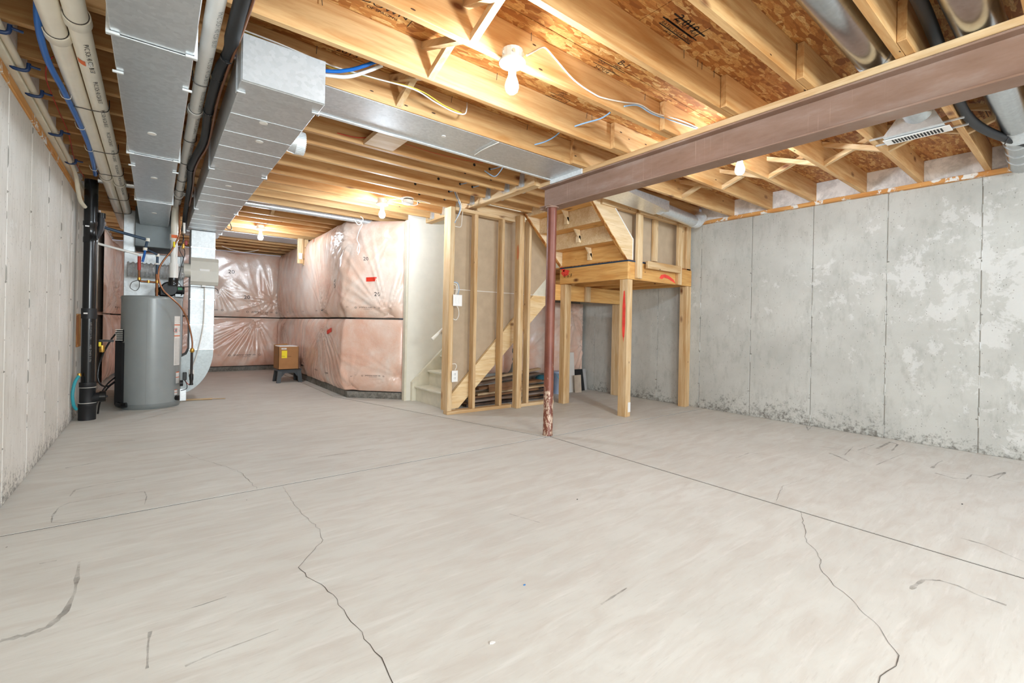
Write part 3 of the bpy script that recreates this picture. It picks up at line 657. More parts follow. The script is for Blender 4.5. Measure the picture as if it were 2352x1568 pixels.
q = G(); q.prism([(3.95, 3.325, 2.36), (4.26, 3.325, 1.95), (4.26, 3.325, 1.766), (5.44, 3.325, 1.766), (5.44, 3.325, 2.36)], (0, .012, 0)); q.ob('drywall_sheet', PAPER, hw)
us = root('upper_staircase', (3.9, 3.8, 1.77), 'underside of the bare pine upper stairs climbing left from the landing', 'stairs')
UPW = wood('upper_stair_pine', 0, '#ecd9b8', '#dcc094', 5.)
near_poly = [(3.56, 2.34), (4.17, 1.768), (4.262, 1.768), (4.262, 2.0), (3.88, 2.36), (3.86, 2.36), (3.56, 2.37)]
q = G(); q.prism([(x, 3.262, z) for x, z in near_poly], (0, .036, 0)); q.ob('stringer', UPW, us)
q = G(); q.prism([(3.885, 3.256, 2.36), (3.872, 3.256, 2.36), (4.256, 3.256, 1.998), (4.256, 3.256, 1.768), (4.266, 3.256, 1.768), (4.266, 3.256, 2.004)], (0, .006, 0)); q.ob('drywall_edge', LAB, us)
q = G(); q.prism([(3.545, 3.262, 2.34), (4.155, 3.262, 1.768), (4.17, 3.262, 1.768), (3.56, 3.262, 2.34)], (0, .036, 0)); q.ob('strand_board_edge', OSB, us)
q = G(); q.prism([(3.54, 4.30, 2.36), (4.17, 4.30, 1.768), (4.262, 4.30, 1.768), (4.262, 4.30, 2.0), (3.9, 4.30, 2.36)], (0, .036, 0)); q.ob('stringer', UPW, us)
q = G(); q.prism([(3.52, 4.302, 2.36), (4.14, 4.302, 1.768), (4.17, 4.302, 1.768), (3.55, 4.302, 2.36)], (0, .03, 0)); q.ob('strand_board_edge', OSB, us)
for i in range(5):
    x = 4.16-i*.2; z = 1.768+i*.187
    G().bbox(x, x+.018, 3.30, 4.298, z, z+.187, .002).ob('riser', UPW if i else LNY, us)
    G().bbox(x-.181, x+.02, 3.302, 4.296, z+.188, z+.21, .003).ob('tread', LNY, us)
    q = G(); q.prism([(x-.02, 3.78, z+.187), (x-.11, 3.78, z+.187), (x-.0, 3.78, z+.06)], (0, .02, 0)); q.box(x-.035, x, 3.78, 3.83, z+.04, z+.12); q.ob('glue_block', UPW, us)
# floor above, closing the stair openings
wu = sroot('wall_upper', (4.2, 4.3, 3)); 
G().box(2.8, 5.65, 4.2, 5.5, 3.55, 3.6).ob('upper_ceiling', CREAM, wu); G().box(3.0, 5.65, 3.2, 4.2, 3.55, 3.6).ob('upper_ceiling', CREAM, wu)
G().box(5.5, 5.6, 3.2, 5.5, 2.36, 3.6).ob('drywall_sheet', CREAM, wu); G().box(2.7, 5.5, 3.18, 3.2, 2.58, 3.6).ob('drywall_sheet', CREAM, wu); G().box(2.75, 2.8, 3.2, 5.5, 2.58, 3.6).ob('drywall_sheet', CREAM, wu)
# red spray paint marks
def spray(name_parent, pts, w0, fn):
    q = G(); P = [fn(*p) for p in pts]; n_ = len(P); top, bot = [], []
    for i, p in enumerate(P): top.append(p+Vector((0, 0, 1))*0)
    return q
def paint(par, O, R, U, outline, mat=SPRAY, name='paint_mark'):
    f_ = plane_fn(O, R, U); q = G(); q.add([f_(a, b) for a, b in outline], [tuple(range(len(outline)))]); q.ob(name, mat, par)
def blob(x0, x1, z0, z1, n=14, j=.25):
    cx_, cz = (x0+x1)/2, (z0+z1)/2; return [(cx_+(x1-x0)/2*math.cos(2*PI*k/n)*random.uniform(1-j, 1.1), cz+(z1-z0)/2*math.sin(2*PI*k/n)*random.uniform(1-j, 1.1)) for k in range(n)]
X1 = (1, 0, 0); Z1 = (0, 0, 1); Y1 = (0, 1, 0)
paint(ld, (4.1535, 0, 0), Y1, Z1, blob(3.262, 3.306, .85, 1.42, 20, .12))
paint(ld, (4.1535, 0, 0), Y1, Z1, blob(4.15, 4.31, 1.64, 1.735, 16, .3)); paint(ld, (4.1535, 0, 0), Y1, Z1, [(4.33, 1.80), (4.32, 1.74), (4.25, 1.7), (4.24, 1.73)])
paint(ld, (0, 3.2385, 0), X1, Z1, [(4.75, 1.60), (4.78, 1.64), (4.86, 1.655), (4.95, 1.64), (5.05, 1.60), (5.09, 1.56), (5.03, 1.575), (4.92, 1.605), (4.84, 1.612), (4.80, 1.59)])
paint(hw, (0, 3.2485, 0), X1, Z1, blob(5.36, 5.40, 1.58, 1.70, 10, .1)); paint(sw, (3.4475, 0, 0), Y1, Z1, blob(4.31, 4.35, 1.78, 1.98, 10, .2), plain('faded_orange_paint', '#d98a5c', .7))
q = G(); q.bbox(4.2035, 4.2475, 3.2405, 3.2425, .05, .16, .0008); q.ob('paint_mark', LAB, ld)
lettering('grade_mark', [("II 'o' F", .06, 3.98, 1.645, 0, 1), ("1117", .04, 3.55, 1.64, PI/2, 1)], OINK, ld, lambda x, z: Vector((4.1528, 4.2-(x-3.9)*1.0+.06, z)))

# ------------------------------------------------------------------ insulation blankets under poly sheet
def blanket(name, label, path, z0, z1, bulge, pinches, prints, group=None, res=.02, seed=0., tapes=()):
    P = [Vector((x, y, 0)) for x, y in path]; seg = [(b-a).length for a, b in zip(P[:-1], P[1:])]; tot = sum(seg)
    ns = int(tot/res); nz = int((z1-z0)/res)
    def base(s):
        s0 = s
        for i, l in enumerate(seg):
            if s <= l or i == len(seg)-1:
                t = s/l; p = P[i]+(P[i+1]-P[i])*t; d = (P[i+1]-P[i]).normalized(); nrm = Vector((d.y, -d.x, 0)); 
                # blend the normals near corners
                if i < len(seg)-1 and l-s < .15: d2 = (P[i+2]-P[i+1]).normalized(); k_ = .5*(1-(l-s)/.15); nrm = (nrm*(1-k_)+Vector((d2.y, -d2.x, 0))*k_).normalized()
                if i > 0 and s < .15: d2 = (P[i]-P[i-1]).normalized(); k_ = .5*(1-s/.15); nrm = (nrm*(1-k_)+Vector((d2.y, -d2.x, 0))*k_).normalized()
                return p, nrm
            s -= l
    def disp(s, z):
        a = (s/tot)*2-1; b = ((z-z0)/(z1-z0))*2-1
        ed = min(s, tot-s); ez = min(z-z0, z1-z)
        d = bulge*(1-math.exp(-ed/.06))*(1-math.exp(-max(ez, 0)/.07))
        d += .022*noise.noise((s*1.6+seed, z*1.6, 0))+.008*noise.noise((s*5+seed, z*5, 3))
        for ps, pz, amp, R, cnt, a0, a1 in pinches:
            dx, dz = s-ps, z-pz; r = math.hypot(dx, dz)+1e-4; th = math.atan2(dz, dx); am = 1.0
            if a0 is not None:
                mid = (a0+a1)/2; half = (a1-a0)/2; df = abs((th-mid+PI) % (2*PI)-PI); am = max(0., 1-(df/half)**4) if df < half else 0.
            wv = noise.noise((math.cos(th)*cnt*.32+seed, math.sin(th)*cnt*.32, r*.8+ps))
            wv = 1-abs(wv)*5.5; wv = max(wv, -.6)
            d += amp*am*wv*math.exp(-r/R)*min(1, r/.05)
            d -= min(bulge*.7, .05)*math.exp(-(r/.08)**2)
        return d*min(1, ed/.02+.1)
    def pos(s, z, off=0):
        p, n_ = base(min(max(s, 0), tot)); p = p+n_*(disp(s, z)+off); return Vector((p.x, p.y, z))
    g_ = G(); vs = [pos(tot*i/ns, z0+(z1-z0)*j/nz) for j in range(nz+1) for i in range(ns+1)]
    g_.add(vs, [(j*(ns+1)+i, j*(ns+1)+i+1, (j+1)*(ns+1)+i+1, (j+1)*(ns+1)+i) for j in range(nz) for i in range(ns)], True)
    me = bpy.data.meshes.new(name); me.from_pydata(g_.v, [], g_.f); me.polygons.foreach_set('use_smooth', g_.sm); me.materials.append(INS)
    rt_ = root(name, (P[0].x, P[0].y, z0), label, 'insulation', group)
    o = bpy.data.objects.new('poly_sheet', me); C.objects.link(o); o.parent = rt_; o.location = -world_loc(rt_)
    # fibreglass core behind the sheet
    q = G(); n2 = max(2, int(tot/.1)); A = [base(tot*i/n2) for i in range(n2+1)]
    fr = [a+n_*(-.004) for a, n_ in A]; bk = [a-n_*.09 for a, n_ in A]; m_ = len(A)
    vv = [Vector((p.x, p.y, z)) for z in (z0+.01, z1-.01) for p in fr+bk]
    fs = [(i, i+1, 2*m_+i+1, 2*m_+i) for i in range(m_-1)]+[(m_+i, m_+i+1, 3*m_+i+1, 3*m_+i) for i in range(m_-1)]+[(i, i+1, m_+i+1, m_+i) for i in range(m_-1)]+[(2*m_+i, 2*m_+i+1, 3*m_+i+1, 3*m_+i) for i in range(m_-1)]
    q.add(vv, fs); q.ob('fibre_core', INS, rt_)
    if prints: lettering('printed_text', prints, INK, rt_, lambda x, z: pos(x, z, .003))
    for (s0, zc, w_, h_, ro_) in tapes:
        q = G(); nn = 6; vv = []
        for j in range(4):
            for i in range(nn+1):
                x = (i/nn-.5)*w_; z = (j/3-.5)*h_; vv.append(pos(s0+x*math.cos(ro_)-z*math.sin(ro_), zc+x*math.sin(ro_)+z*math.cos(ro_), .005))
        q.add(vv, [(j*(nn+1)+i, j*(nn+1)+i+1, (j+1)*(nn+1)+i+1, (j+1)*(nn+1)+i) for j in range(3) for i in range(nn)]); q.ob('red_tape', REDT, rt_)
    return rt_
def brand(s, z, k=1.0):
    k *= 1.25; return [('polytarp-super six', .036*k, s, z, 0, 1.15), ('www.polytarp.com', .017*k, s, z-.03*k, 0, 1.2), ('O', .045*k, s-.21*k, z-.008, 0, 1), ('O', .045*k, s+.21*k, z-.008, 0, 1), ('POLY', .014*k, s-.34*k, z, 0, 1.2)]
ZS = 1.055
cp = [(-.59, 10.41), (2.05, 10.41)]
blanket('insulation_blanket', 'upper wrinkled pink insulation blanket on the far back wall', cp, ZS+.01, 2.33, .05,
        [(2.5, ZS+.35, .022, .5, 10, None, None), (.55, ZS+.25, .03, .8, 22, .2, 1.6), (1.5, 1.7, .02, .5, 16, 3.6, 5.8), (2.35, ZS+.03, .02, .5, 20, .4, 2.8)],
        brand(1.35, 1.19)+brand(2.3, 1.17)+[('20', .10, 1.75, 1.93, 0, 1.1), ('20', .10, 2.02, 1.45, 0, 1.1), ('20', .08, 1.15, 1.95, 0, 1)], seed=3)
blanket('insulation_blanket', 'lower deep pink insulation blanket on the far back wall', cp, .10, ZS-.012, .06,
        [(2.2, ZS-.03, .032, 1.0, 26, 3.3, 5.6), (1.1, .8, .015, .4, 10, None, None)], brand(1.1, .3)+brand(2.0, .32), seed=11)
pp = [(2.03, 10.39), (2.0, 6.16), (2.585, 5.585)]
S1 = 4.23
blanket('insulation_blanket', 'upper white-pink insulation blanket bulging on the angled centre wall', pp, ZS+.01, 2.335, .07,
        [(S1+.12, 2.13, .034, .45, 15, 2.3, 4.7), (3.45, ZS+.02, .034, .55, 26, .5, 2.7), (S1+.62, 2.12, .015, .4, 12, 3.2, 4.6), (S1+.60, ZS+.03, .024, .7, 20, .6, 2.9), (S1-.05, ZS+.07, .012, .3, 14, 0, 2), (.25, ZS+.03, .02, .4, 18, .3, 2.5)],
        brand(S1+.33, 1.20, .62)+[('polytarp', .028, s_, 1.17, 0, 1) for s_ in (1.0, 1.5, 2.2, 3.0, 3.35)]+[('20', .075, S1+.46, 1.37, 0, 1.1), ('20', .065, S1+.30, 1.83, 0, 1.1), ('220', .09, S1-.28, 1.52, -1.1, 1)], seed=20, res=.018,
        tapes=[(S1+.38, 1.565, .145, .055, .04)])
blanket('insulation_blanket', 'lower pale pink insulation blanket on the angled centre wall, above the curb', pp, .10, ZS-.012, .06,
        [(3.4, ZS-.03, .03, .9, 26, 3.6, 5.9), (.6, ZS-.05, .02, .8, 22, 3.6, 5.9), (2.2, .15, .02, .6, 18, .4, 2.6), (S1+.1, .12, .012, .3, 9, .8, 2.5), (S1+.75, .3, .016, .3, 14, 2.0, 4.4)],
        brand(S1+.42, .31, .55)+[('polytarp', .04, s_, .27, 0, .9) for s_ in (2.2, 3.05, 3.6)]+[('07', .02, S1+.13, .29, 0, 1)], seed=31, res=.018, tapes=[(3.75, .87, .19, .06, .25)])
lp = [(-.555, 8.35), (-.555, 9.3), (-.50, 9.95), (-.585, 10.38)]
blanket('insulation_blanket', 'upper pink insulation blanket on the left wall behind the black drain stack', lp, ZS+.01, 2.2, .05, [(1.2, 1.4, .03, .5, 12, None, None), (.5, ZS+.05, .03, .6, 14, .3, 2.8)], brand(1.4, 1.17, .8), seed=44)
blanket('insulation_blanket', 'lower pink insulation blanket on the left wall behind the black drain stack', lp, .10, ZS-.012, .06, [(.9, .9, .03, .6, 16, 3.4, 6)], [], seed=51)
blanket('insulation_blanket', 'pink insulation blanket hanging under the stair landing', [(3.3, 5.42), (4.08, 5.42), (4.2, 5.10), (5.42, 5.10)], .30, 1.36, .05,
        [(2.1, 1.2, .03, .5, 14, None, None), (2.35, .75, .03, .4, 14, None, None), (1.1, .6, .02, .5, 12, None, None)], [('o', .05, 1.55, 1.2, 0, 1)], seed=60)

# ------------------------------------------------------------------ ductwork
def seams(q, x0, x1, y0, y1, z0, step, par, mat):
    y = y0+step
    while y < y1-.05:
        q.box(x0-.0015, x1+.0015, y, y+.004, z0-.002, z0+.0); y += step
d1 = root('supply_duct', (.49, 4.8, 2.12), 'rectangular galvanized duct with a blank white end cap, right of the black pipe', 'duct')
xa, xb, za, zb = .305, .67, 2.12, 2.335
secs = [2.60, 4.05, 5.63, 7.1, 7.55]
for a, b in zip(secs[:-1], secs[1:]):
    q = G(); q.bbox(xa, xb, a+.002, b-.002, za, zb, .003)
    y = a+.3
    while y < b-.12: q.bar((xa, y, za-.001), (xb, y+.0, za-.0005), .004, .002); y += .29
    q.ob('duct_section', GALVD, d1)
q = G(); q.bbox(xa-.006, xb+.006, 2.47, 2.6, za-.004, zb+.004, .004); q.ob('end_section', GALVD, d1)
q = G(); q.bbox(xa-.002, xb+.004, 2.462, 2.47, za-.002, zb+.002, .002); q.ob('end_cap', CAPM, d1)
for y in secs[:-1]:
    for x in (xa-.012, xb+.0): G().bbox(x, x+.012, y-.012, y+.012, za-.012, zb, .002).ob('drive_cleat', GALV, d1)
    G().bbox(xa-.01, xa+.03, y-.015, y+.0, za-.012, za-.004, .002).ob('cleat_clip', GALV, d1); G().bbox(xb-.03, xb+.01, y-.015, y+.0, za-.012, za-.004, .002).ob('cleat_clip', GALV, d1)
for y, x in ((2.93, .47), (3.25, .5), (4.5, .47), (5.9, .48), (6.9, .47), (7.35, .48)): G().lathe((x, y, za-.003), [(.022, 0), (.022, .003)], 18).ob('knockout_plug', LAB, d1)
q = G(); q.cyl((xb, 3.42, 2.23), (xb+.07, 3.42, 2.23), .062, 24, .075); q.ob('collar_boot', GALV, d1)
q = G()
for k_ in range(36):
    a0 = 2*PI*k_/36; q.bar((xb+.07, 3.42+.076*math.cos(a0), 2.23+.076*math.sin(a0)), (xb+.13, 3.42+.074*math.cos(a0), 2.23+.074*math.sin(a0)), .008, .004, (0, math.cos(a0), math.sin(a0)))
q.cyl((xb+.07, 3.42, 2.23), (xb+.125, 3.42, 2.23), .074, 36); q.ob('crimped_collar', GALVL, d1)
d2 = root('trunk_duct', (-.02, 4.5, 2.12), 'long rectangular galvanized trunk duct between the white pipes, running to the furnace', 'duct')
s2 = [-.9, .4, 1.55, 2.40, 4.05, 5.6, 7.05]
for i, (a, b) in enumerate(zip(s2[:-1], s2[1:])):
    G().bbox(-.155, .115, a+.002, b-.002, 2.12, 2.335, .003).ob('duct_section', GALV, d2)
for y in s2[1:-1]:
    G().bbox(-.162, .122, y-.003, y+.012, 2.113, 2.118, .001).ob('drive_cleat', GALV, d2)
    for a in ((-.168, -.125), (.085, .128)): G().bbox(a[0], a[1], y-.018, y-.004, 2.108, 2.119, .002).ob('cleat_clip', GALVL, d2)
    for a in ((-.168, -.156), (.116, .128)): G().box(a[0], a[1], y-.014, y+.006, 2.11, 2.335).ob('drive_cleat', GALVL, d2)
for y in (2.75, 4.35): 
    for a in ((-.168, -.128), (.088, .128)): G().bbox(a[0], a[1], y-.006, y+.006, 2.108, 2.119, .002).ob('cleat_clip', GALVL, d2)
for y, x in ((3.55, -.03), (4.65, -.02), (6.2, -.02)): G().lathe((x, y, 2.117), [(.022, 0), (.022, .003)], 18).ob('knockout_plug', LAB, d2)
fn_ = root('furnace', (0, 7.5, 0), 'tall grey furnace cabinet and plenum behind the water heater', 'furnace')
G().bbox(-.30, .285, 7.25, 7.95, 0, 1.80, .006).ob('cabinet', FURN, fn_)
G().bbox(-.30, .25, 7.22, 7.24, 1.26, 1.79, .004).ob('front_panel', GALVL, fn_)
G().bbox(-.20, .16, 7.06, 7.7, 1.86, 2.335, .004).ob('plenum', plain('dark_plenum_steel', '#6b7172', .45, .5, var=.05), fn_)  # under-lit tone of the plenum put into its colour
G().bbox(-.31, -.2, 7.2, 7.8, 1.8, 2.3, .004).ob('side_panel', GALVD, fn_)
G().bbox(.175, .272, 7.235, 7.245, 1.15, 1.24, .001).ob('purple_label', PURP, fn_)
rd = root('return_air_drop', (.47, 7.15, 0), 'vertical galvanized return duct with a curved foot, right of the water heater', 'duct')
q = G(); q.bbox(.345, .60, 6.98, 7.4, .62, 2.115, .003); q.ob('riser_duct', GALVL, rd)
for z in (1.9, 1.25, .93, .62): G().bbox(.341, .604, 6.974, 6.98, z-.006, z+.006, .001).ob('duct_seam', GALV, rd)
pr = [(.60, .62)]+[(.345+ -.12+.375*math.cos(a_), .62-.55*math.sin(a_)) for a_ in [PI/2*i/14 for i in range(15)]]+[(.10, .07), (.10, .45), (.22, .50), (.32, .56), (.345, .62)]
q = G(); q.prism([(x, 6.98, z) for x, z in pr], (0, .42, 0)); q.ob('curved_elbow', galv('elbow_steel', '#bcc4c4', .5, .45), rd)
hm = root('humidifier', (.49, 6.93, 1.42), 'beige box humidifier mounted on the vertical return duct', 'humidifier')
q = G(); pr = [(6.978, 1.43), (6.90, 1.43), (6.875, 1.47), (6.865, 1.6), (6.875, 1.72), (6.90, 1.765), (6.978, 1.765)]
q.prism([(.34, y, z) for y, z in pr], (.29, 0, 0)); q.ob('housing', GREYB, hm)
G().bbox(.43, .535, 6.860, 6.866, 1.60, 1.625, .001).ob('name_strip', LAB, hm)
G().lathe((.34, 6.93, 1.60), [(.085, 0), (.085, -.07)], 24, 'X').ob('side_collar', GREYB, hm)
q = G(); q.tube([(.49, 6.93, 1.43), (.49, 6.92, 1.2), (.48, 6.93, .9), (.42, 6.9, .55), (.37, 6.88, .40)], .006, 6, 4); q.ob('drain_hose', CABW, hm)
q = G(); q.box(.46, .50, 6.92, 6.94, 1.40, 1.43); q.ob('drain_fitting', WHITEP, hm)
fd = root('foil_flex_duct', (.05, 6.93, 1.58), 'crumpled shiny foil flexible duct between furnace and humidifier', 'duct')
q = G(); n_ = 44; prof = []
for i in range(n_): prof.append((.078+.009*math.sin(i*1.9)+.008*noise.noise((i*.7, 0, 0)), -.26+i*(.60-.06)/(n_-1)))
q.lathe((0, 6.93, 1.57), prof, 28, 'X'); q.ob('foil_sleeve', FOIL, fd)
# sheet metal nailed under the joist bay
sm = root('sheet_metal_panel', (1.8, 2.9, 2.35), 'flat grey sheet metal closing a joist bay between the capped duct and the beam', 'duct')
q = G(); q.bbox(.66, 1.95, 2.745, 3.135, 2.352, 2.3575, .001); q.ob('sheet', GALVD, sm); q = G(); q.bbox(1.94, 2.868, 2.745, 3.135, 2.350, 2.3555, .001); q.ob('sheet', GALVD, sm)
q = G(); q.bbox(.66, 2.86, 3.12, 3.15, 2.345, 2.352, .002); q.ob('folded_edge', GALVL, sm)
q = G(); q.bbox(2.862, 2.878, 2.74, 3.14, 2.312, 2.357, .002); q.ob('end_flap', GALVL, sm)
G().lathe((1.62, 2.92, 2.349), [(.016, 0), (.016, .003)], 16).ob('knockout_plug', LAB, sm)
sm2 = root('sheet_metal_panel', (1.4, 8.6, 2.35), 'flat grey sheet metal closing a far joist bay near the back wall', 'duct')
G().bbox(.66, 1.3, 8.20, 8.72, 2.350, 2.357, .001).ob('sheet', GALVD, sm2); G().bbox(1.3, 2.1, 8.20, 8.72, 2.351, 2.358, .001).ob('sheet', GALVD, sm2)
bt = root('boot_and_pipe', (4.2, 2.95, 2.3), 'galvanized boot and small round pipe running from the beam to the right wall', 'duct')
q = G(); q.bbox(3.01, 3.55, 2.75, 3.12, 2.345, 2.357, .001); q.ob('sheet', GALVL, bt)
q = G(); q.add([(3.5, 2.80, 2.36), (3.5, 3.12, 2.36), (3.5, 3.12, 2.32), (3.5, 2.80, 2.32), (4.35, 2.86, 2.37), (4.35, 3.06, 2.37), (4.35, 3.06, 2.26), (4.35, 2.86, 2.26)], [(0, 1, 2, 3), (0, 1, 5, 4), (1, 2, 6, 5), (2, 3, 7, 6), (3, 0, 4, 7), (4, 5, 6, 7)]); q.ob('boot', GALV, bt)
q = G(); q.cyl((4.33, 2.96, 2.31), (5.15, 3.05, 2.31), .07, 24); q.ob('round_pipe', GALV, bt)
q = G(); q.tube([(5.13, 3.05, 2.31), (5.25, 3.06, 2.32), (5.33, 3.06, 2.40)], .073, 20, 4); q.ob('elbow', GALVL, bt)
def roundduct(name, label, x0, x1, y, z, r, joints):
    r_ = root(name, ((x0+x1)/2, y, z-r), label, 'duct'); prev = x0
    for j in joints+[x1]:
        G().cyl((prev, y, z), (j, y, z), r, 40).ob('pipe_section', ROUND, r_); 
        if j != x1: G().cyl((j-.01, y, z), (j+.012, y, z), r+.003, 40).ob('band', GALV, r_)
        prev = j
    return r_
roundduct('round_duct', 'shiny round duct crossing above the beam, first from the middle of the room', -.3, 3.95, .745, 2.452, .08, [1.2, 2.95])
rb = roundduct('round_duct', 'shiny round duct crossing above the beam, nearest the right edge of the picture', .2, 4.62, .36, 2.445, .085, [1.6, 3.1])
q = G(); q.tube([(4.60, .36, 2.445), (4.68, .36, 2.44), (4.78, .37, 2.42)], .088, 28, 3); q.ob('adjustable_elbow', GALV, rb)
q = G(); q.cyl((4.76, .37, 2.425), (5.40, .39, 2.36), .075, 32); q.ob('pipe_section', ROUND, rb)
for t in (.2, .45, .7): q = G(); p_ = Vector((4.76, .37, 2.425)).lerp(Vector((5.40, .39, 2.36)), t); q.cyl(p_-Vector((.01, 0, 0)), p_+Vector((.01, 0, 0)), .078, 32); q.ob('band', GALV, rb)
rg = root('ceiling_register', (4.03, .77, 2.33), 'white slotted ceiling register on metal rails just behind the beam', 'vent')
G().bbox(3.97, 4.085, .60, .94, 2.328, 2.333, .001).ob('face_plate', WHITEP, rg)
for i in range(16): G().box(3.99, 4.065, .64+i*.0165, .649+i*.0165, 2.3265, 2.3285).ob('slot', INK, rg)
q = G(); q.add([(3.92, .62, 2.336), (4.10, .62, 2.336), (4.10, .93, 2.336), (3.92, .93, 2.336), (3.9, .67, 2.45), (4.02, .67, 2.45), (4.02, .84, 2.45), (3.9, .84, 2.45)], [(0, 1, 2, 3), (0, 1, 5, 4), (1, 2, 6, 5), (2, 3, 7, 6), (3, 0, 4, 7), (4, 5, 6, 7)]); q.ob('boot', GALV, rg)
for x in (3.945, 4.095): G().bbox(x, x+.014, .53, 1.01, 2.346, 2.356, .001).ob('mounting_rail', GALV, rg)
bh = root('insulated_line', (3.5, .5, 2.4), 'thick black foam-insulated line passing over the beam by the round duct', 'pipe')
G().tube([(1.6, .50, 2.47), (2.5, .5, 2.46), (3.0, .51, 2.45), (3.6, .535, 2.42), (4.1, .53, 2.39), (4.5, .46, 2.375), (4.9, .33, 2.37), (5.2, .2, 2.37)], .027, 14, 5).ob('foam_sleeve', BLACKM, bh)
G().tube([(4.62, .40, 2.36), (4.66, .42, 2.33), (4.7, .42, 2.36)], .003, 5, 3).ob('tie_wire', WIRE, bh)
# white far register
rr = root('ceiling_register', (1.57, 6.1, 2.37), 'small white register up between the far joists', 'vent'); G().bbox(1.42, 1.72, 6.01, 6.22, 2.362, 2.372, .002).ob('face_plate', WHITEP, rr); G().bbox(1.46, 1.68, 6.04, 6.19, 2.358, 2.362, .001).ob('louvre_plate', LAB, rr)
# conduit under far joists
cd = root('steel_conduit', (1.0, 5.94, 2.33), 'straight steel pipe slung under the far joists', 'pipe')
G().cyl((-.45, 5.95, 2.325), (1.05, 5.95, 2.325), .03, 18).ob('pipe_section', GALV, cd); G().cyl((1.04, 5.95, 2.325), (1.10, 5.95, 2.325), .033, 18).ob('coupling', GALVD, cd); G().cyl((1.10, 5.95, 2.325), (2.25, 5.95, 2.325), .03, 18).ob('pipe_section', GALVD, cd)

# ------------------------------------------------------------------ pipes by the left wall
def ppipe(label, x, z, y0, y1, r, hubs, mat, ties=()):
    r_ = root('plastic_pipe', (x, (y0+y1)/2, z-r), label, 'pipe'); prev = y0
    for h in hubs+[y1]: G().cyl((x, prev, z), (x, h, z), r, 28).ob('pipe_length', mat, r_); prev = h
    for h in hubs: G().lathe((x, h, z), [(r+.008, -.03), (r+.009, .03), (r+.003, .035)], 28, 'Y').ob('hub', mat, r_); G().lathe((x, h-.033, z), [(r+.003, 0), (r+.003, .003)], 28, 'Y').ob('glue_ring', WIRE, r_)
    return r_
p1 = ppipe('thick ivory plastic pipe nearest the blue water line, leftmost of the pair', -.368, 2.285, -1.2, 8.5, .040, [2.92, 5.6], PVC)
p2 = ppipe('thick ivory plastic pipe right beside its twin, with an orange sticker', -.283, 2.285, -1.2, 8.5, .040, [2.72, 5.75], PVC)
p3 = ppipe('ivory vent pipe between trunk duct and black pipe, dropping to the water heater', .178, 2.29, -1.2, 6.42, .033, [3.45, 5.9], PVCW)
G().tube([(.178, 6.40, 2.29), (.172, 6.47, 2.275), (.165, 6.5, 2.2), (.163, 6.5, 1.9)], .034, 20, 4).ob('elbow', PVC, p3)
G().lathe((.163, 6.5, 1.9), [(.033, 0), (.033, -.47)], 24).ob('pipe_length', PVCW, p3); G().lathe((.163, 6.5, 1.46), [(.042, 0), (.042, .17)], 24).ob('hub', PVCW, p3); G().lathe((.163, 6.5, 1.89), [(.0415, 0), (.0415, .07)], 24).ob('hub', PVC, p3)
q = G(); q.bbox(.135, .19, 6.454, 6.458, 1.915, 1.95, .001); q.ob('orange_tag', ORA, p3)
for par, x, y0 in ((p2, -.283, 2.85), (p3, .178, 2.2)):
    rr_ = .0415 if par is p2 else .0345
    def fn(a, b, x=x, rr_=rr_): th = b/rr_; return Vector((x+rr_*math.sin(.35+th if par is p2 else .5+th), a, 2.285-rr_*math.cos(.35+th if par is p2 else .5+th)))
    its = []
    yy = y0
    while yy < 6: its.append(('PVC SCH 40 CSA B137', .028, yy+.18, 0, 0, 1.15)); yy += .42
    its = [(a, b, c, d, e, f) for a, b, c, d, e, f in its]
    lettering('pipe_print', its, GINK if par is p3 else INK, par, fn)
q = G(); rr_ = .0415
for y_, w_, a0, a1, m_ in ((3.06, .05, -.9, -.1, ORA), (3.06, .05, .0, .5, LAB)):
    q = G(); vv = []
    for i in range(6):
        th = a0+(a1-a0)*i/5
        for yv in (y_, y_+w_): vv.append((-.283+rr_*math.sin(th), yv, 2.285-rr_*math.cos(th)))
    q.add(vv, [(2*i, 2*i+1, 2*i+3, 2*i+2) for i in range(5)]); q.ob('sticker', m_, p2)
q = G()
for y in (3.75, 4.65, 5.35, 6.4, 7.2):
    q = G(); q.tube([(-.41, y, 2.33), (-.40, y-.01, 2.25), (-.36, y-.012, 2.243), (-.29, y-.012, 2.243), (-.243, y-.01, 2.26), (-.24, y, 2.33)], .003, 5, 4); q.ob('hanger_wire', WIRE, p2) 
for i, y in enumerate((3.0, 4.0, 4.6, 5.2, 5.6, 6.0)):
    q = G(); q.tube([(.14, y, 2.33), (.143, y-.01, 2.27), (.178, y-.012, 2.254), (.213, y-.01, 2.27), (.216, y, 2.33)], .0028, 5, 4); q.ob('hanger_wire', WIRE, p3)
cp_ = root('supply_line', (-.56, 4, 2.27), 'slim cream supply pipe clipped along the top of the left wall', 'pipe')
G().tube([(-.565, -1, 2.285), (-.56, 3.0, 2.275), (-.56, 4.4, 2.27), (-.56, 5.2, 2.255), (-.56, 5.5, 2.22), (-.555, 5.62, 2.12), (-.55, 5.75, 2.06), (-.53, 5.85, 2.03)], .0165, 14, 4).ob('pipe_length', CPVC, cp_)
for i, y in enumerate((2.62, 2.98, 3.37, 3.72, 4.42, 5.15)):
    q = G(); q.tube([(-.59, y, 2.285), (-.585, y, 2.25), (-.56, y, 2.243), (-.53, y, 2.25), (-.525, y, 2.285)], .009, 8, 3); q.tube([(-.525, y, 2.275), (-.505, y, 2.27), (-.485, y+.008, 2.272)], .006, 6, 3); q.ob('pipe_clip', BLUEC, cp_)
bp = root('blue_water_line', (-.42, 4, 2.25), 'bright blue flexible water pipe curving beside the ivory pipes', 'pipe')
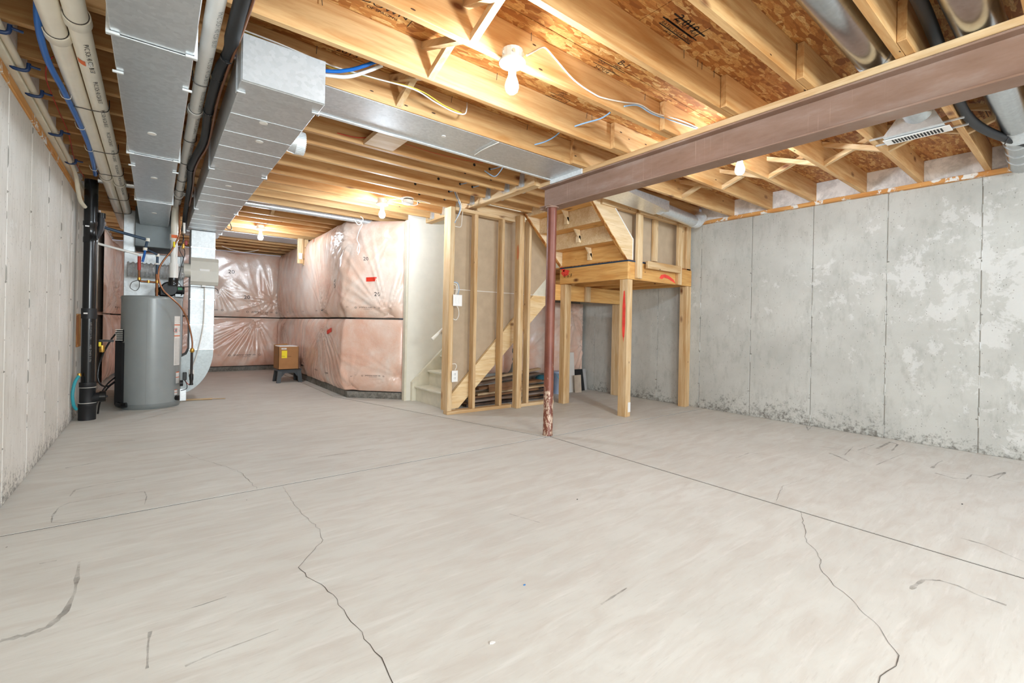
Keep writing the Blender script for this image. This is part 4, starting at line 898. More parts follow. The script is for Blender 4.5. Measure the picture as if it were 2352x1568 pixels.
G().tube([(-.36, 2.55, 2.36), (-.40, 2.72, 2.33), (-.425, 2.9, 2.285), (-.435, 3.2, 2.26), (-.415, 3.55, 2.245), (-.40, 4.1, 2.245), (-.40, 4.6, 2.25), (-.425, 5.3, 2.265), (-.445, 5.62, 2.29), (-.445, 5.72, 2.33)], .014, 14, 5).ob('pipe_length', BLUEH, bp)
for y, x in ((3.6, -.412), (4.12, -.40), (4.62, -.40), (5.2, -.42)): q = G(); q.tube([(x-.03, y, 2.27), (x-.016, y, 2.232), (x+.016, y, 2.232), (x+.02, y, 2.27)], .0022, 5, 3); q.ob('zip_tie', CABW, bp)
bk_ = root('black_insulated_line', (.25, 4, 2.25), 'black sleeved line hanging beside the capped duct', 'pipe')
G().tube([(.262, 1.0, 2.29), (.26, 2.1, 2.285), (.258, 2.6, 2.28), (.24, 2.8, 2.27), (.235, 3.3, 2.25), (.25, 3.8, 2.235), (.225, 4.2, 2.225), (.215, 4.6, 2.235), (.24, 5.2, 2.25), (.255, 6.0, 2.24), (.26, 6.5, 2.2), (.262, 6.72, 2.05)], .026, 16, 5, rads=[.032]*9+[.024]*80).ob('foam_sleeve', BLACKM, bk_)
G().tube([(.292, 1.0, 2.27), (.288, 2.1, 2.265), (.283, 2.45, 2.27), (.27, 2.7, 2.25), (.262, 3.1, 2.235), (.274, 3.8, 2.212), (.247, 4.2, 2.203), (.24, 4.6, 2.21), (.262, 5.2, 2.225), (.275, 6.0, 2.21)], .0065, 8, 4).ob('copper_line', COPPER, bk_)
for y, x in ((2.62, .258), (2.85, .24), (3.3, .236), (4.6, .215)): q = G(); q.lathe((x, y, 2.273 if y < 3 else 2.25 if y < 4 else 2.235), [(.029, -.006), (.029, .006)], 14, 'Y'); q.ob('tape_band', BLACKP, bk_)

# ------------------------------------------------------------------ drain stack
dk = root('drain_stack', (-.50, 6.05, 0), 'thick black vertical drain pipe with cleanout at the left wall', 'pipe')
sxx, syy = -.505, 6.06
G().lathe((sxx, syy, 0), [(.066, 0), (.066, .13), (.069, .135), (.069, .165)], 28).ob('floor_sleeve', BLACKM, dk)
G().lathe((sxx, syy, .165), [(.060, 0), (.060, .15), (.063, .155), (.063, .20)], 28).ob('cleanout_tee', BLACKM, dk)
G().lathe((sxx, syy, .365), [(.052, 0), (.052, .62)], 28).ob('lower_pipe', BLACKP, dk)
G().lathe((sxx, syy, .985), [(.058, 0), (.058, .10)], 28).ob('coupling', BLACKM, dk)
G().lathe((sxx, syy, 1.085), [(.050, 0), (.050, .64)], 28).ob('middle_pipe', BLACKP, dk)
G().lathe((sxx, syy, 1.725), [(.055, 0), (.055, .05), (.052, .055), (.052, .16), (.057, .165), (.057, .205)], 28).ob('wye_fitting', BLACKP, dk)
G().lathe((sxx, syy, 1.93), [(.052, 0), (.052, .405)], 28).ob('upper_pipe', BLACKP, dk)
q = G(); q.tube([(sxx, syy, 1.74), (sxx+.05, syy+.02, 1.82), (sxx+.07, syy+.03, 1.90), (sxx+.07, syy+.03, 2.02)], .03, 16, 3); q.ob('wye_branch', BLACKM, dk); G().lathe((sxx+.07, syy+.03, 1.98), [(.036, 0), (.036, .05)], 18).ob('branch_hub', BLACKP, dk)
q = G(); q.tube([(sxx, syy, .18), (sxx+.05, syy-.01, .21), (sxx+.10, syy-.02, .22)], .045, 20, 3); q.ob('cleanout_branch', BLACKM, dk); G().lathe((sxx+.09, syy-.02, .22), [(.053, 0), (.053, .045)], 24, 'X').ob('cleanout_cap', BLACKP, dk); G().bbox(sxx+.135, sxx+.15, syy-.03, syy-.01, .21, .23, .002).ob('cap_plug', BLACKP, dk)
for z, r_ in ((.315, .065), (.165, .070)): G().lathe((sxx, syy, z), [(r_, 0), (r_, .004)], 28).ob('glue_ring', CABW, dk)
for z in (1.03, 1.87): G().bbox(sxx-.035, sxx-.005, syy-.0595, syy-.055, z, z+.012, .0005).ob('size_tag', LAB, dk)
lettering('pipe_print', [('ABS DWV 3 IN', .024, .55+.22*i, 0, 0, 1.1) for i in range(2)], GINK, dk, lambda a, b: Vector((sxx+.053*math.sin(.35+b/.053), syy-.053*math.cos(.35+b/.053), 1.42-a)))
th_ = root('teal_hose', (-.585, 5.98, .2), 'short teal hose arching between wall and drain stack', 'hose'); G().tube([(-.56, 6.0, .44), (-.585, 5.95, .38), (-.597, 5.92, .27), (-.59, 5.94, .17), (-.575, 5.98, .12)], .013, 12, 5).ob('hose', TEAL, th_); G().lathe((-.56, 6.0, .43), [(.017, 0), (.014, .03)], 10).ob('fitting', BRASS, th_)
ob_ = G().bbox(-.613, -.596, 6.25, 6.45, .70, 1.03, .002).ob('board_scrap', OSB); tag(ob_, 'small strand board pad on the left wall behind the drain stack', 'board')
wv = root('water_valve', (-.40, 6.4, .72), 'black lever water valve with brass body right of the drain stack', 'valve')
G().lathe((-.425, 6.35, .64), [(.02, 0), (.024, .03), (.02, .07)], 12).ob('valve_body', BRASS, wv); G().bar((-.45, 6.35, .76), (-.335, 6.35, .755), .03, .022).ob('lever', BLACKP, wv); G().box(-.45, -.43, 6.33, 6.34, .70, .745).ob('yellow_tag', YEL, wv)

# ------------------------------------------------------------------ water heater
hx, hy = -.02, 6.655
wh = root('water_heater', (hx, hy, 0), 'tall grey cylindrical power-vented water heater on the floor left of the ducts', 'water heater')
G().lathe((hx, hy, 0), [(.262, 0), (.268, .012), (.277, .03), (.277, .06)], 56).ob('base_ring', TANKD, wh)
G().lathe((hx, hy, .06), [(.275, 0), (.275, 1.15)], 56).ob('tank', TANK, wh)
G().lathe((hx, hy, 1.21), [(.279, 0), (.279, .02), (.272, .035), (.15, .042)], 56).ob('top_pan', TANK, wh)
def onT(a, z, r=.2765): return Vector((hx+r*math.sin(a), hy-r*math.cos(a), z))
q = G(); q.add([onT(-.17, .07, .2765), onT(-.165, .07, .2765), onT(-.165, 1.2, .2765), onT(-.17, 1.2, .2765)], [(0, 1, 2, 3)]); q.ob('jacket_seam', GINK, wh)
def tlabel(a0, a1, z0, z1, mat, name='warning_label', r=.277):
    q = G(); n_ = 8; q.add([onT(a0+(a1-a0)*i/n_, z, r) for z in (z0, z1) for i in range(n_+1)], [(i, i+1, n_+2+i, n_+1+i) for i in range(n_)]); return q.ob(name, mat, wh)
tlabel(.80, 1.15, .47, 1.03, LAB); tlabel(.80, 1.15, .925, .935, ORA, 'label_band', .2775); tlabel(.80, 1.15, .80, .81, ORA, 'label_band', .2775)
tlabel(.93, 1.15, .26, .39, LAB); tlabel(.93, 1.15, .383, .392, ORA, 'label_band', .2775); tlabel(.93, 1.15, .325, .333, ORA, 'label_band', .2775)
tlabel(.86, 1.03, .13, .19, LAB); tlabel(.86, 1.03, .185, .192, ORA, 'label_band', .2775); tlabel(.86, 1.03, .155, .16, ORA, 'label_band', .2775)
q = G(); 
for z in [.49+.0155*i for i in range(19)]: q.add([onT(a, zz, .2776) for zz in (z, z+.003) for a in (.84, .97)]+[onT(a, zz, .2776) for zz in (z, z+.003) for a in (.99, 1.12)], [(0, 1, 3, 2), (4, 5, 7, 6)])
for z in (.955, .975, .995): q.add([onT(a, zz, .2776) for zz in (z, z+.004) for a in (.84, 1.10)], [(0, 1, 3, 2)])
q.ob('label_print', GINK, wh)
q = G(); c_ = onT(.88, .868, .2777)
for i in range(20):
    a0, a1 = 2*PI*i/20, 2*PI*(i+1)/20
    f_ = lambda r, t: onT(.885+r*math.cos(t)/.2777, .868+r*math.sin(t), .2777)
    q.add([f_(.028, a0), f_(.028, a1), f_(.023, a1), f_(.023, a0)], [(0, 1, 2, 3)])
q.add([onT(.80+.30, .85, .2777), onT(1.13, .855, .2777), onT(1.11, .885, .2777)], [(0, 1, 2)]); q.ob('warning_symbol', REDT, wh)
q = G(); q.add([onT(.86, .85, .2777), onT(.91, .85, .2777), onT(.91, .886, .2777), onT(.86, .886, .2777)], [(0, 1, 2, 3)]); q.ob('symbol_fill', INK, wh)
q = G(); p_ = onT(.98, .095, .27); q.cyl(p_, onT(.98, .095, .31), .028, 20); q.ob('drain_knob', BLACKP, wh)
# side heat exchanger casing (black) on the left
q = G(); q.prism([(-.335, 6.60, .05), (-.275, 6.52, .03), (-.235, 6.50, .03), (-.235, 6.70, .03), (-.30, 6.70, .05)], (0, 0, .70)); q.ob('side_casing', BLACKM, wh)
q = G(); q.prism([(-.325, 6.60, .74), (-.275, 6.53, .74), (-.245, 6.51, .74), (-.245, 6.68, .74), (-.30, 6.68, .74)], (0, 0, .13)); q.ob('casing_head', BLACKM, wh)
q = G()
for i in range(6): q.box(-.333, -.27, 6.515, 6.66, .755+i*.022, .762+i*.022)
q.ob('casing_fins', GREYB, wh)
q = G(); q.tube([(-.30, 6.52, .06), (-.27, 6.46, .055), (-.225, 6.44, .06)], .028, 14, 3); q.ob('casing_foot', BLACKP, wh)
# blower on top
q = G(); q.bbox(.03, .16, 6.56, 6.72, 1.25, 1.37, .02); q.lathe((.13, 6.55, 1.34), [(.07, 0), (.085, .02), (.085, .08), (.07, .10)], 24, 'Y'); q.ob('blower_housing', BLACKM, wh)
q = G(); q.prism([(-.06, 6.6, 1.25), (.05, 6.6, 1.25), (.10, 6.6, 1.42), (.05, 6.6, 1.40), (-.06, 6.6, 1.29)], (0, .12, 0)); q.ob('blower_duct', BLACKP, wh)
G().lathe((.163, 6.5, 1.38), [(.045, 0), (.048, .02), (.043, .03), (.048, .04), (.045, .085)], 24).ob('blower_boot', BLACKP, wh)
G().lathe((.20, 6.6, 1.335), [(.045, 0), (.045, .07)], 20, 'X').ob('motor', BLACKM, wh); G().bbox(.205, .25, 6.55, 6.556, 1.335, 1.365, .001).ob('green_tag', plain('green_label', '#3f8a5c', .5), wh)
G().bbox(.18, .265, 6.56, 6.7, 1.25, 1.29, .004).ob('motor_base', BLACKP, wh)
# gas control
q = G(); q.bbox(.262, .30, 6.42, 6.47, .30, .39, .004); q.ob('gas_valve', BLACKP, wh); G().bbox(.32, .37, 6.44, 6.48, .33, .42, .006).ob('control_box', LAB, wh)
G().tube([(.27, 6.45, .33), (.30, 6.43, .27), (.33, 6.42, .24)], .004, 6, 4).ob('red_wire', CABR, wh); G().tube([(.27, 6.45, .32), (.30, 6.42, .26), (.30, 6.43, .20), (.25, 6.45, .18)], .004, 6, 4).ob('black_wire', BLACKM, wh)
G().lathe((.24, 6.5, .26), [(.035, 0), (.035, .03)], 16, 'X').ob('igniter_cap', BLACKM, wh); G().bbox(.24, .30, 6.46, 6.47, .06, .20, .002).ob('skirt_bracket', GALV, wh)
gl = root('gas_line', (.33, 6.35, .27), 'copper gas line curving down the right side of the grey water heater', 'pipe')
G().tube([(.20, 6.3, 2.365), (.20, 6.3, 2.12), (.205, 6.3, 1.95), (.17, 6.3, 1.84), (.13, 6.3, 1.74), (.07, 6.3, 1.64), (.03, 6.3, 1.54), (.03, 6.3, 1.42), (.07, 6.3, 1.31), (.15, 6.3, 1.22), (.23, 6.32, 1.13), (.29, 6.34, 1.0), (.325, 6.35, .85), (.342, 6.35, .74), (.342, 6.35, .66)], .0085, 10, 5).ob('copper_tube', COPPER, gl)
G().lathe((.342, 6.35, .62), [(.014, 0), (.022, .01), (.022, .035), (.013, .05)], 12).ob('brass_nut', BRASS, gl); G().lathe((.340, 6.35, .38), [(.013, 0), (.013, .245)], 12).ob('iron_leg', plain('black_iron', '#3a3330', .5, .4), gl)
G().lathe((.340, 6.35, .25), [(.017, 0), (.020, .012), (.016, .02), (.016, .05), (.020, .06), (.020, .12), (.014, .13)], 12).ob('drip_tee', plain('black_iron_fitting', '#2c2826', .5, .4), gl)
G().lathe((.158, 6.3, 1.79), [(.011, 0), (.011, .06)], 8).ob('yellow_tape', YEL, gl)
# water piping above heater
wp = root('heater_water_piping', (-.05, 6.5, 1.25), 'copper, red and navy water pipes above the water heater', 'pipe')
G().tube([(-.455, 6.4, 1.945), (-.30, 6.42, 1.91), (-.085, 6.45, 1.865)], .015, 14, 1).ob('navy_main', BLUEI, wp)
G().lathe((-.075, 6.45, 1.845), [(.019, 0), (.019, .035)], 14).ob('elbow_fitting', PVC, wp)
G().tube([(-.077, 6.45, 1.85), (-.092, 6.47, 1.765)], .013, 12, 1).ob('navy_drop', BLUEI, wp); G().lathe((-.094, 6.47, 1.745), [(.02, 0), (.02, .03)], 14).ob('tee_fitting', PVC, wp)
G().tube([(-.094, 6.47, 1.75), (-.10, 6.49, 1.70), (-.115, 6.5, 1.62)], .012, 12, 1).ob('blue_drop', BLUEH, wp)
G().tube([(-.08, 6.47, 1.76), (.012, 6.5, 1.715)], .010, 12, 1).ob('navy_branch', BLUEI, wp); G().lathe((.015, 6.52, 1.695), [(.017, 0), (.017, .03)], 12).ob('elbow_fitting', PVC, wp)
G().tube([(.015, 6.54, 1.70), (.012, 6.55, 1.50)], .013, 12, 1).ob('navy_drop', BLUEI, wp); G().lathe((.013, 6.54, 1.605), [(.024, 0), (.024, .016)], 14).ob('union_fitting', PVCW, wp)
G().tube([(-.49, 6.4, 1.768), (-.145, 6.42, 1.69)], .0125, 12, 1).ob('white_hot_pipe', PVCW, wp)
G().tube([(-.143, 6.5, 1.68), (-.143, 6.52, 1.53)], .0155, 12, 1).ob('red_sleeve', REDI, wp)
G().tube([(-.143, 6.52, 1.53), (-.141, 6.54, 1.43), (-.13, 6.55, 1.41), (-.06, 6.55, 1.408), (.015, 6.55, 1.405)], .0115, 12, 4).ob('copper_tube', COPPER, wp)
G().tube([(.012, 6.55, 1.50), (.014, 6.55, 1.40), (.016, 6.56, 1.25)], .014, 12, 3).ob('copper_tube', COPPER, wp)
for p_ in ((-.141, 6.54, 1.42), (.015, 6.55, 1.40), (-.06, 6.55, 1.395), (.016, 6.56, 1.30)): G().lathe(p_, [(.0165, 0), (.0165, .028)], 12).ob('copper_fitting', BRASS, wp)
for c_, a in ((WIRE, [(-.14, 6.52, 1.42), (-.20, 6.5, 1.39), (-.215, 6.5, 1.33), (-.17, 6.5, 1.30), (-.14, 6.5, 1.34), (-.14, 6.52, 1.42)]),): G().tube(a, .0035, 6, 5).ob('bond_wire', c_, wp)
hs = root('black_drain_hose', (-.4, 6.4, .3), 'looping black rubber hoses between drain stack and water heater', 'hose')
G().tube([(-.32, 6.58, .84), (-.36, 6.5, .77), (-.41, 6.45, .65), (-.445, 6.4, .52), (-.455, 6.38, .38), (-.43, 6.38, .30), (-.38, 6.42, .275), (-.33, 6.5, .31)], .0085, 10, 6).ob('hose', BLACKP, hs)
G().tube([(-.33, 6.55, .35), (-.38, 6.45, .30), (-.43, 6.36, .20), (-.46, 6.25, .10), (-.47, 6.2, .02)], .0075, 10, 6).ob('hose', BLACKP, hs); G().tube([(-.33, 6.56, .30), (-.39, 6.45, .24), (-.43, 6.34, .13), (-.44, 6.25, .02)], .0075, 10, 6).ob('hose', BLACKP, hs)
wi = root('control_wiring', (.26, 6.5, 1.9), 'tangle of black thermostat wires and a red tag hanging by the duct', 'wire')
for a in ([(.26, 6.7, 2.05), (.25, 6.6, 1.95), (.24, 6.5, 1.85), (.26, 6.4, 1.75), (.23, 6.4, 1.6), (.2, 6.42, 1.42)], [(.24, 6.7, 2.1), (.23, 6.5, 2.0), (.25, 6.45, 1.9), (.21, 6.45, 1.8), (.25, 6.45, 1.7)], [(.2, 6.45, 1.42), (.25, 6.45, 1.34), (.24, 6.5, 1.27)], [(.25, 6.5, 1.37), (.4, 6.8, 1.395), (.6, 6.85, 1.39), (.63, 6.86, 1.33)]): G().tube(a, .004, 6, 5).ob('wire', BLACKM, wi)
G().bbox(.262, .285, 6.47, 6.49, 1.85, 1.90, .002).ob('red_tag', plain('dark_red_tag', '#9c2430', .5), wi); G().lathe((.245, 6.46, 1.80), [(.012, 0), (.016, .02), (.012, .06)], 10).ob('valve_fitting', BRASS, wi); G().lathe((.25, 6.46, 1.98), [(.012, 0), (.012, .12)], 10).ob('sleeve', CABW, wi)
sk = G(); sk.cyl((.20, 6.87, .012), (.58, 6.80, .012), .011, 10); sk.cyl((.58, 6.80, .012), (.72, 6.775, .008), .005, 8); tag(sk.ob('wooden_stick', SCRAP[0]), 'thin wooden stick lying on the floor right of the water heater', 'stick')

# ------------------------------------------------------------------ carton on plastic stool
stl = root('step_stool', (1.74, 8.25, 0), 'low charcoal plastic step stool standing before the back insulation', 'stool')
G().bbox(1.56, 1.93, 8.10, 8.42, .185, .215, .01).ob('seat', STOOL, stl)
for x_ in (1.575, 1.86):
    for y_ in (8.10, 8.36):
        s_ = -1 if x_ < 1.7 else 1; t_ = -1 if y_ < 8.2 else 1
        q = G(); v = [(x_, y_, .19), (x_+.06, y_, .19), (x_+.06, y_+.05, .19), (x_, y_+.05, .19)]; w_ = [(a+s_*.02, b+t_*.02, 0) for a, b, c in v]; q.add(v+w_, [(0, 1, 2, 3), (4, 5, 6, 7), (0, 1, 5, 4), (1, 2, 6, 5), (2, 3, 7, 6), (3, 0, 4, 7)]); q.ob('leg', STOOL, stl)
q = G(); q.prism([(1.58, 8.10, .19), (1.915, 8.10, .19), (1.915, 8.10, .10), (1.86, 8.10, .10), (1.82, 8.10, .155), (1.68, 8.10, .155), (1.635, 8.10, .10), (1.58, 8.10, .10)], (0, .01, 0)); q.ob('apron', STOOL, stl)
cb = root('cardboard_box', (1.74, 8.25, .216), 'open brown carton with a yellow label, sitting on the charcoal stool', 'box')
bx0, bx1, by0, by1, bz0, bz1 = 1.575, 1.875, 8.08, 8.46, .217, .585
q = G(); t_ = .005
for a in ((bx0, bx1, by0, by0+t_, bz0, bz1), (bx0, bx1, by1-t_, by1, bz0, bz1), (bx0, bx0+t_, by0, by1, bz0, bz1), (bx1-t_, bx1, by0, by1, bz0, bz1), (bx0, bx1, by0, by1, bz0, bz0+t_)): q.box(*a)
q.ob('carton_body', CARD, cb); q = G(); q.prism([(bx0, by1, bz1), (bx1-.06, by1, bz1), (bx1-.1, by1+.05, bz1+.03), (bx0, by1+.03, bz1+.01)], (0, 0, .004)); q.ob('flap', CARD, cb)
G().bbox(bx0+.012, bx1-.012, by0+.012, by1-.012, bz0+.02, bz1+.008, .01).ob('foam_insert', STYRO, cb)
G().box(1.62, 1.70, by0-.0015, by0-.0005, .40, .52).ob('yellow_label', YEL, cb); G().box(1.615, 1.69, by0-.0015, by0-.0005, .54, .562).ob('white_label', LAB, cb)
lettering('carton_print', [('Water', .018, 1.645, .43, 0, 1), ('Heater', .022, 1.735, .427, 0, 1), ('XXXXX', .012, 1.652, .551, 0, 1)], INK, cb, lambda x, z: Vector((x, by0-.0022, z)))
lettering('carton_print', [('Caution', .035, 8.25, .45, 0, 1)], GINK, cb, lambda y, z: Vector((bx0-.001, by1+by0-y, z)))

# ------------------------------------------------------------------ lamps
def lamp(loc, label, power=1.0, on_joist=True):
    x, y, z = loc    # z: centre of bulb
    r_ = root('ceiling_lamp', (x, y, z+.15), label, 'light')
    G().lathe((x, y, z+.115), [(.052, 0), (.052, .052)], 16, 'Z', False).ob('junction_box', GALVL, r_)
    q = G()
    for k_ in range(6): a = k_*PI/3; q.lathe((x+.053*math.cos(a), y+.053*math.sin(a), z+.14), [(.010, -.002), (.010, .002)], 8, 'Y')
    q.ob('knockouts', GALV, r_)
    G().lathe((x, y, z+.092), [(.036, 0), (.064, .008), (.067, .018), (.06, .024)], 32).ob('lampholder', WHITEP, r_)
    G().lathe((x, y, z+.055), [(.019, 0), (.021, .04)], 20).ob('socket', WHITEP, r_)
    pr = [(.003, -.046), (.016, -.043), (.027, -.033), (.0325, -.018), (.033, -.004), (.029, .014), (.023, .03), (.018, .045), (.016, .056)]
    G().lathe((x, y, z), pr, 20).ob('bulb', BULBM if y > 0 else BULBR, r_)
    return r_
lamp((1.375, 1.80, 2.19), 'lit bare bulb on a white holder between joists left of the beam, nearest lamp')
lamp((3.42, 1.66, 2.20), 'lit bare bulb just behind the steel beam by the right wall')
lamp((1.96, 4.88, 2.20), 'lit bare bulb near the smoke alarm in front of the centre wall')
lamp((1.18, 7.42, 2.20), 'lit bare bulb farthest back above the carton')
lamp((4.2, -1.3, 2.20), 'lit bare bulb behind the viewpoint on the right'); lamp((1.0, -.45, 2.20), 'lit bare bulb behind the viewpoint on the left')  # bulbs added out of view to brighten the near walls, pipes and floor
sd = root('smoke_alarm', (2.14, 4.62, 2.28), 'round white smoke alarm under the joists beside the far lamp', 'smoke alarm')
G().lathe((2.14, 4.62, 2.285), [(.03, 0), (.055, .006), (.062, .02), (.062, .045)], 28).ob('housing', WHITEP, sd); G().lathe((2.14, 4.62, 2.331), [(.050, 0), (.05, .012)], 24).ob('mount', WIRE, sd); G().lathe((2.14, 4.62, 2.344), [(.064, 0), (.064, .012)], 24).ob('base', WHITEP, sd)

# ------------------------------------------------------------------ cables
def cable(label, pts, r, mat, name='electrical_cable', extra=None):
    r_ = root(name, Vector(pts[0]), label, 'cable'); G().tube(pts, r, 8, 5).ob('cable_run', mat, r_)
    if extra:
        for a, rr, m in extra: G().tube(a, rr, 8, 5).ob('cable_run', m, r_)
    return r_
A = lambda u, v, y: aty(u, v, y)
cable('white cable bent across the joist face from the nearest lamp to the beam', [A(1210, 127, 1.83), A(1228, 117, 1.85), A(1243, 109, 1.868), A(1255, 112, 1.872), A(1278, 138, 1.874), A(1320, 185, 1.874), A(1365, 216, 1.874), A(1390, 226, 1.872), A(1435, 235, 1.865), A(1470, 240, 1.86), A(1505, 260, 1.85), A(1560, 275, 1.84), A(1602, 293, 1.83)], .0048, CABW)
cable('blue cables leaving a drilled hole toward the beam below the white one', [A(1434, 244, 1.872), A(1465, 242, 1.86), A(1500, 262, 1.85), A(1550, 279, 1.84), A(1604, 297, 1.83)], .0045, CABB)
cable('short blue cable crossing a joist bay right of the nearest lamp', [atz(1320, 290, 2.42), atz(1345, 282, 2.43), atz(1380, 272, 2.44), atz(1402, 258, 2.45)], .005, CABB)
cable('short blue cable crossing the next joist bay, lower left of the other', [atz(1228, 332, 2.40), atz(1250, 326, 2.41), atz(1270, 316, 2.42), atz(1286, 303, 2.43)], .005, CABB)
cable('white cable strapped over the grey sheet metal', [atz(1090, 356, 2.343), atz(1110, 343, 2.343), atz(1145, 327, 2.343)], .004, CABW)
cable('blue cable loop hanging below the grey sheet metal', [atz(1113, 392, 2.40), atz(1135, 405, 2.36), atz(1148, 395, 2.36), atz(1157, 380, 2.37)], .0045, CABB)
cable('white and yellow cables swooping past the cross brace to a hook at the joist', [atz(540, 62, 2.42), atz(640, 100, 2.42), atz(760, 150, 2.42), atz(855, 178, 2.40), atz(950, 205, 2.39), atz(1000, 235, 2.38), atz(1040, 256, 2.37), atz(1066, 262, 2.37), atz(1072, 250, 2.42), atz(1073, 236, 2.50)], .0042, CABW,
      extra=[([atz(545, 66, 2.43), atz(640, 106, 2.43), atz(752, 152, 2.43), atz(850, 178, 2.41), atz(930, 196, 2.40), atz(975, 213, 2.40), atz(1020, 242, 2.38), atz(1060, 260, 2.375)], .0036, CABY)])
cable('blue water pipe curving up behind the capped duct end', [atz(520, 121, 2.36), atz(560, 128, 2.37), atz(640, 145, 2.37), atz(750, 163, 2.36), atz(800, 161, 2.37), atz(840, 150, 2.40), atz(866, 140, 2.44)], .010, BLUEH, 'water_pipe')
cable('white water pipe curving up behind the capped duct end, below the blue one', [atz(521, 127, 2.355), atz(560, 138, 2.36), atz(640, 158, 2.36), atz(752, 173, 2.35), atz(800, 176, 2.355), atz(845, 163, 2.39), atz(878, 150, 2.43)], .010, PVCW, 'water_pipe')
cable('thin red wires stapled along a joist beyond the capped duct', [atz(705, 292, 2.40), atz(760, 302, 2.40), atz(815, 315, 2.39), atz(850, 316, 2.42)], .0035, CABR, extra=[([atz(930, 330, 2.45), atz(1000, 352, 2.43), atz(1060, 366, 2.42), atz(1110, 374, 2.42)], .002, CABR)])
cable('thin red wire dangling beside the blue water line on the left', [atz(122, 130, 2.36), atz(108, 148, 2.36), atz(106, 180, 2.355), atz(118, 215, 2.35), atz(135, 255, 2.355), atz(155, 300, 2.358), atz(163, 330, 2.35), atz(168, 355, 2.35), atz(180, 385, 2.35), atz(196, 410, 2.35)], .003, CABR)
cable('blue and white cables dropping beside the corner stud', [(2.55, 4.30, 2.45), (2.60, 4.34, 2.40), (2.655, 4.36, 2.33), (2.66, 4.37, 2.27), (2.64, 4.39, 2.2), (2.605, 4.40, 2.14)], .0045, CABW, extra=[([(2.54, 4.32, 2.45), (2.60, 4.36, 2.39), (2.648, 4.37, 2.32), (2.652, 4.38, 2.26), (2.63, 4.395, 2.19), (2.602, 4.40, 2.12)], .0045, CABB)])
cable('white cable loop below the cables at the top of the corner stud', [(2.72, 4.40, 2.30), (2.70, 4.40, 2.25), (2.69, 4.40, 2.12), (2.67, 4.40, 2.085), (2.605, 4.40, 2.085)], .004, CABW)
cable('cable tails curling above the switch plate', [(2.605, 4.40, 1.46), (2.64, 4.39, 1.45), (2.655, 4.39, 1.40), (2.64, 4.395, 1.33)], .004, CABW, extra=[([(2.605, 4.40, 1.44), (2.63, 4.39, 1.43), (2.635, 4.39, 1.38), (2.625, 4.395, 1.33)], .004, CABW), ([(2.605, 4.41, 1.47), (2.655, 4.40, 1.46), (2.675, 4.40, 1.40), (2.66, 4.4, 1.33)], .004, CABB)])
cable('white cable loop hanging under the switch plate', [(2.645, 4.39, 1.20), (2.665, 4.39, 1.17), (2.67, 4.39, 1.10), (2.64, 4.39, 1.05), (2.605, 4.40, 1.06)], .004, CABW)
cable('small white cable loop above the wall outlet', [(2.605, 4.40, .56), (2.64, 4.39, .56), (2.655, 4.39, .53), (2.635, 4.39, .49)], .004, CABW)
cable('white cable from the far lamp looping around the smoke alarm', [(1.99, 4.86, 2.345), (2.06, 4.80, 2.335), (2.14, 4.74, 2.32), (2.22, 4.66, 2.30), (2.26, 4.62, 2.31), (2.24, 4.58, 2.34), (2.4, 4.6, 2.34)], .0045, CABW, extra=[([(2.0, 4.85, 2.35), (2.05, 4.72, 2.35), (2.07, 4.62, 2.33), (2.085, 4.60, 2.29)], .0045, CABW)])
cable('knotted white pull cord hanging in front of the centre insulation', [A(822, 505, 5.6), A(832, 515, 5.6), A(825, 530, 5.62), A(820, 550, 5.64), A(826, 565, 5.64), A(822, 585, 5.64)], .0045, CABW, 'pull_cord', extra=[([A(812, 502, 5.6), A(824, 516, 5.6), A(834, 504, 5.6), A(828, 497, 5.6)], .0045, CABW), ([A(824, 560, 5.63), A(820, 575, 5.63), A(825, 580, 5.63), A(826, 562, 5.63)], .004, CABW)])
cable('dark cable hook hanging from the joists at the right side of the capped duct', [(.70, 7.0, 2.37), (.73, 7.05, 2.33), (.775, 7.05, 2.235), (.77, 7.0, 2.18), (.72, 6.95, 2.18), (.70, 6.9, 2.24)], .0055, WIRE)
cable('thin white cable swagged under the last joists by the back wall', [(.95, 9.9, 2.35), (1.1, 9.9, 2.30), (1.3, 9.9, 2.275), (1.45, 9.9, 2.31), (1.55, 9.9, 2.35)], .006, CABW)
# board with receptacle hanging from the far joists
hb = root('hanging_board', (2.0, 8.2, 1.9), 'short pine board with a white receptacle hanging from the far joists', 'board')
G().bbox(1.83, 1.92, 8.09, 8.128, 1.95, 2.36, .003).ob('board', WZ, hb)
G().bbox(1.922, 2.0, 8.11, 8.148, 1.93, 2.36, .003).ob('board', WZ, hb); G().bbox(1.845, 1.90, 8.075, 8.088, 2.02, 2.12, .003).ob('receptacle', WHITEP, hb)
gp = G(); gp.prism([(1.955, 7.70, 2.30), (1.955, 7.64, 2.30), (1.955, 7.52, 2.14), (1.955, 7.70, 1.86), (1.955, 7.72, 1.86), (1.955, 7.60, 2.15)], (.004, 0, 0)); tag(gp.ob('poly_tear', plain('bare_fibre', '#c08468', .9)), 'ragged tear in the centre wall poly showing bare pink-brown fibre', 'insulation tear')

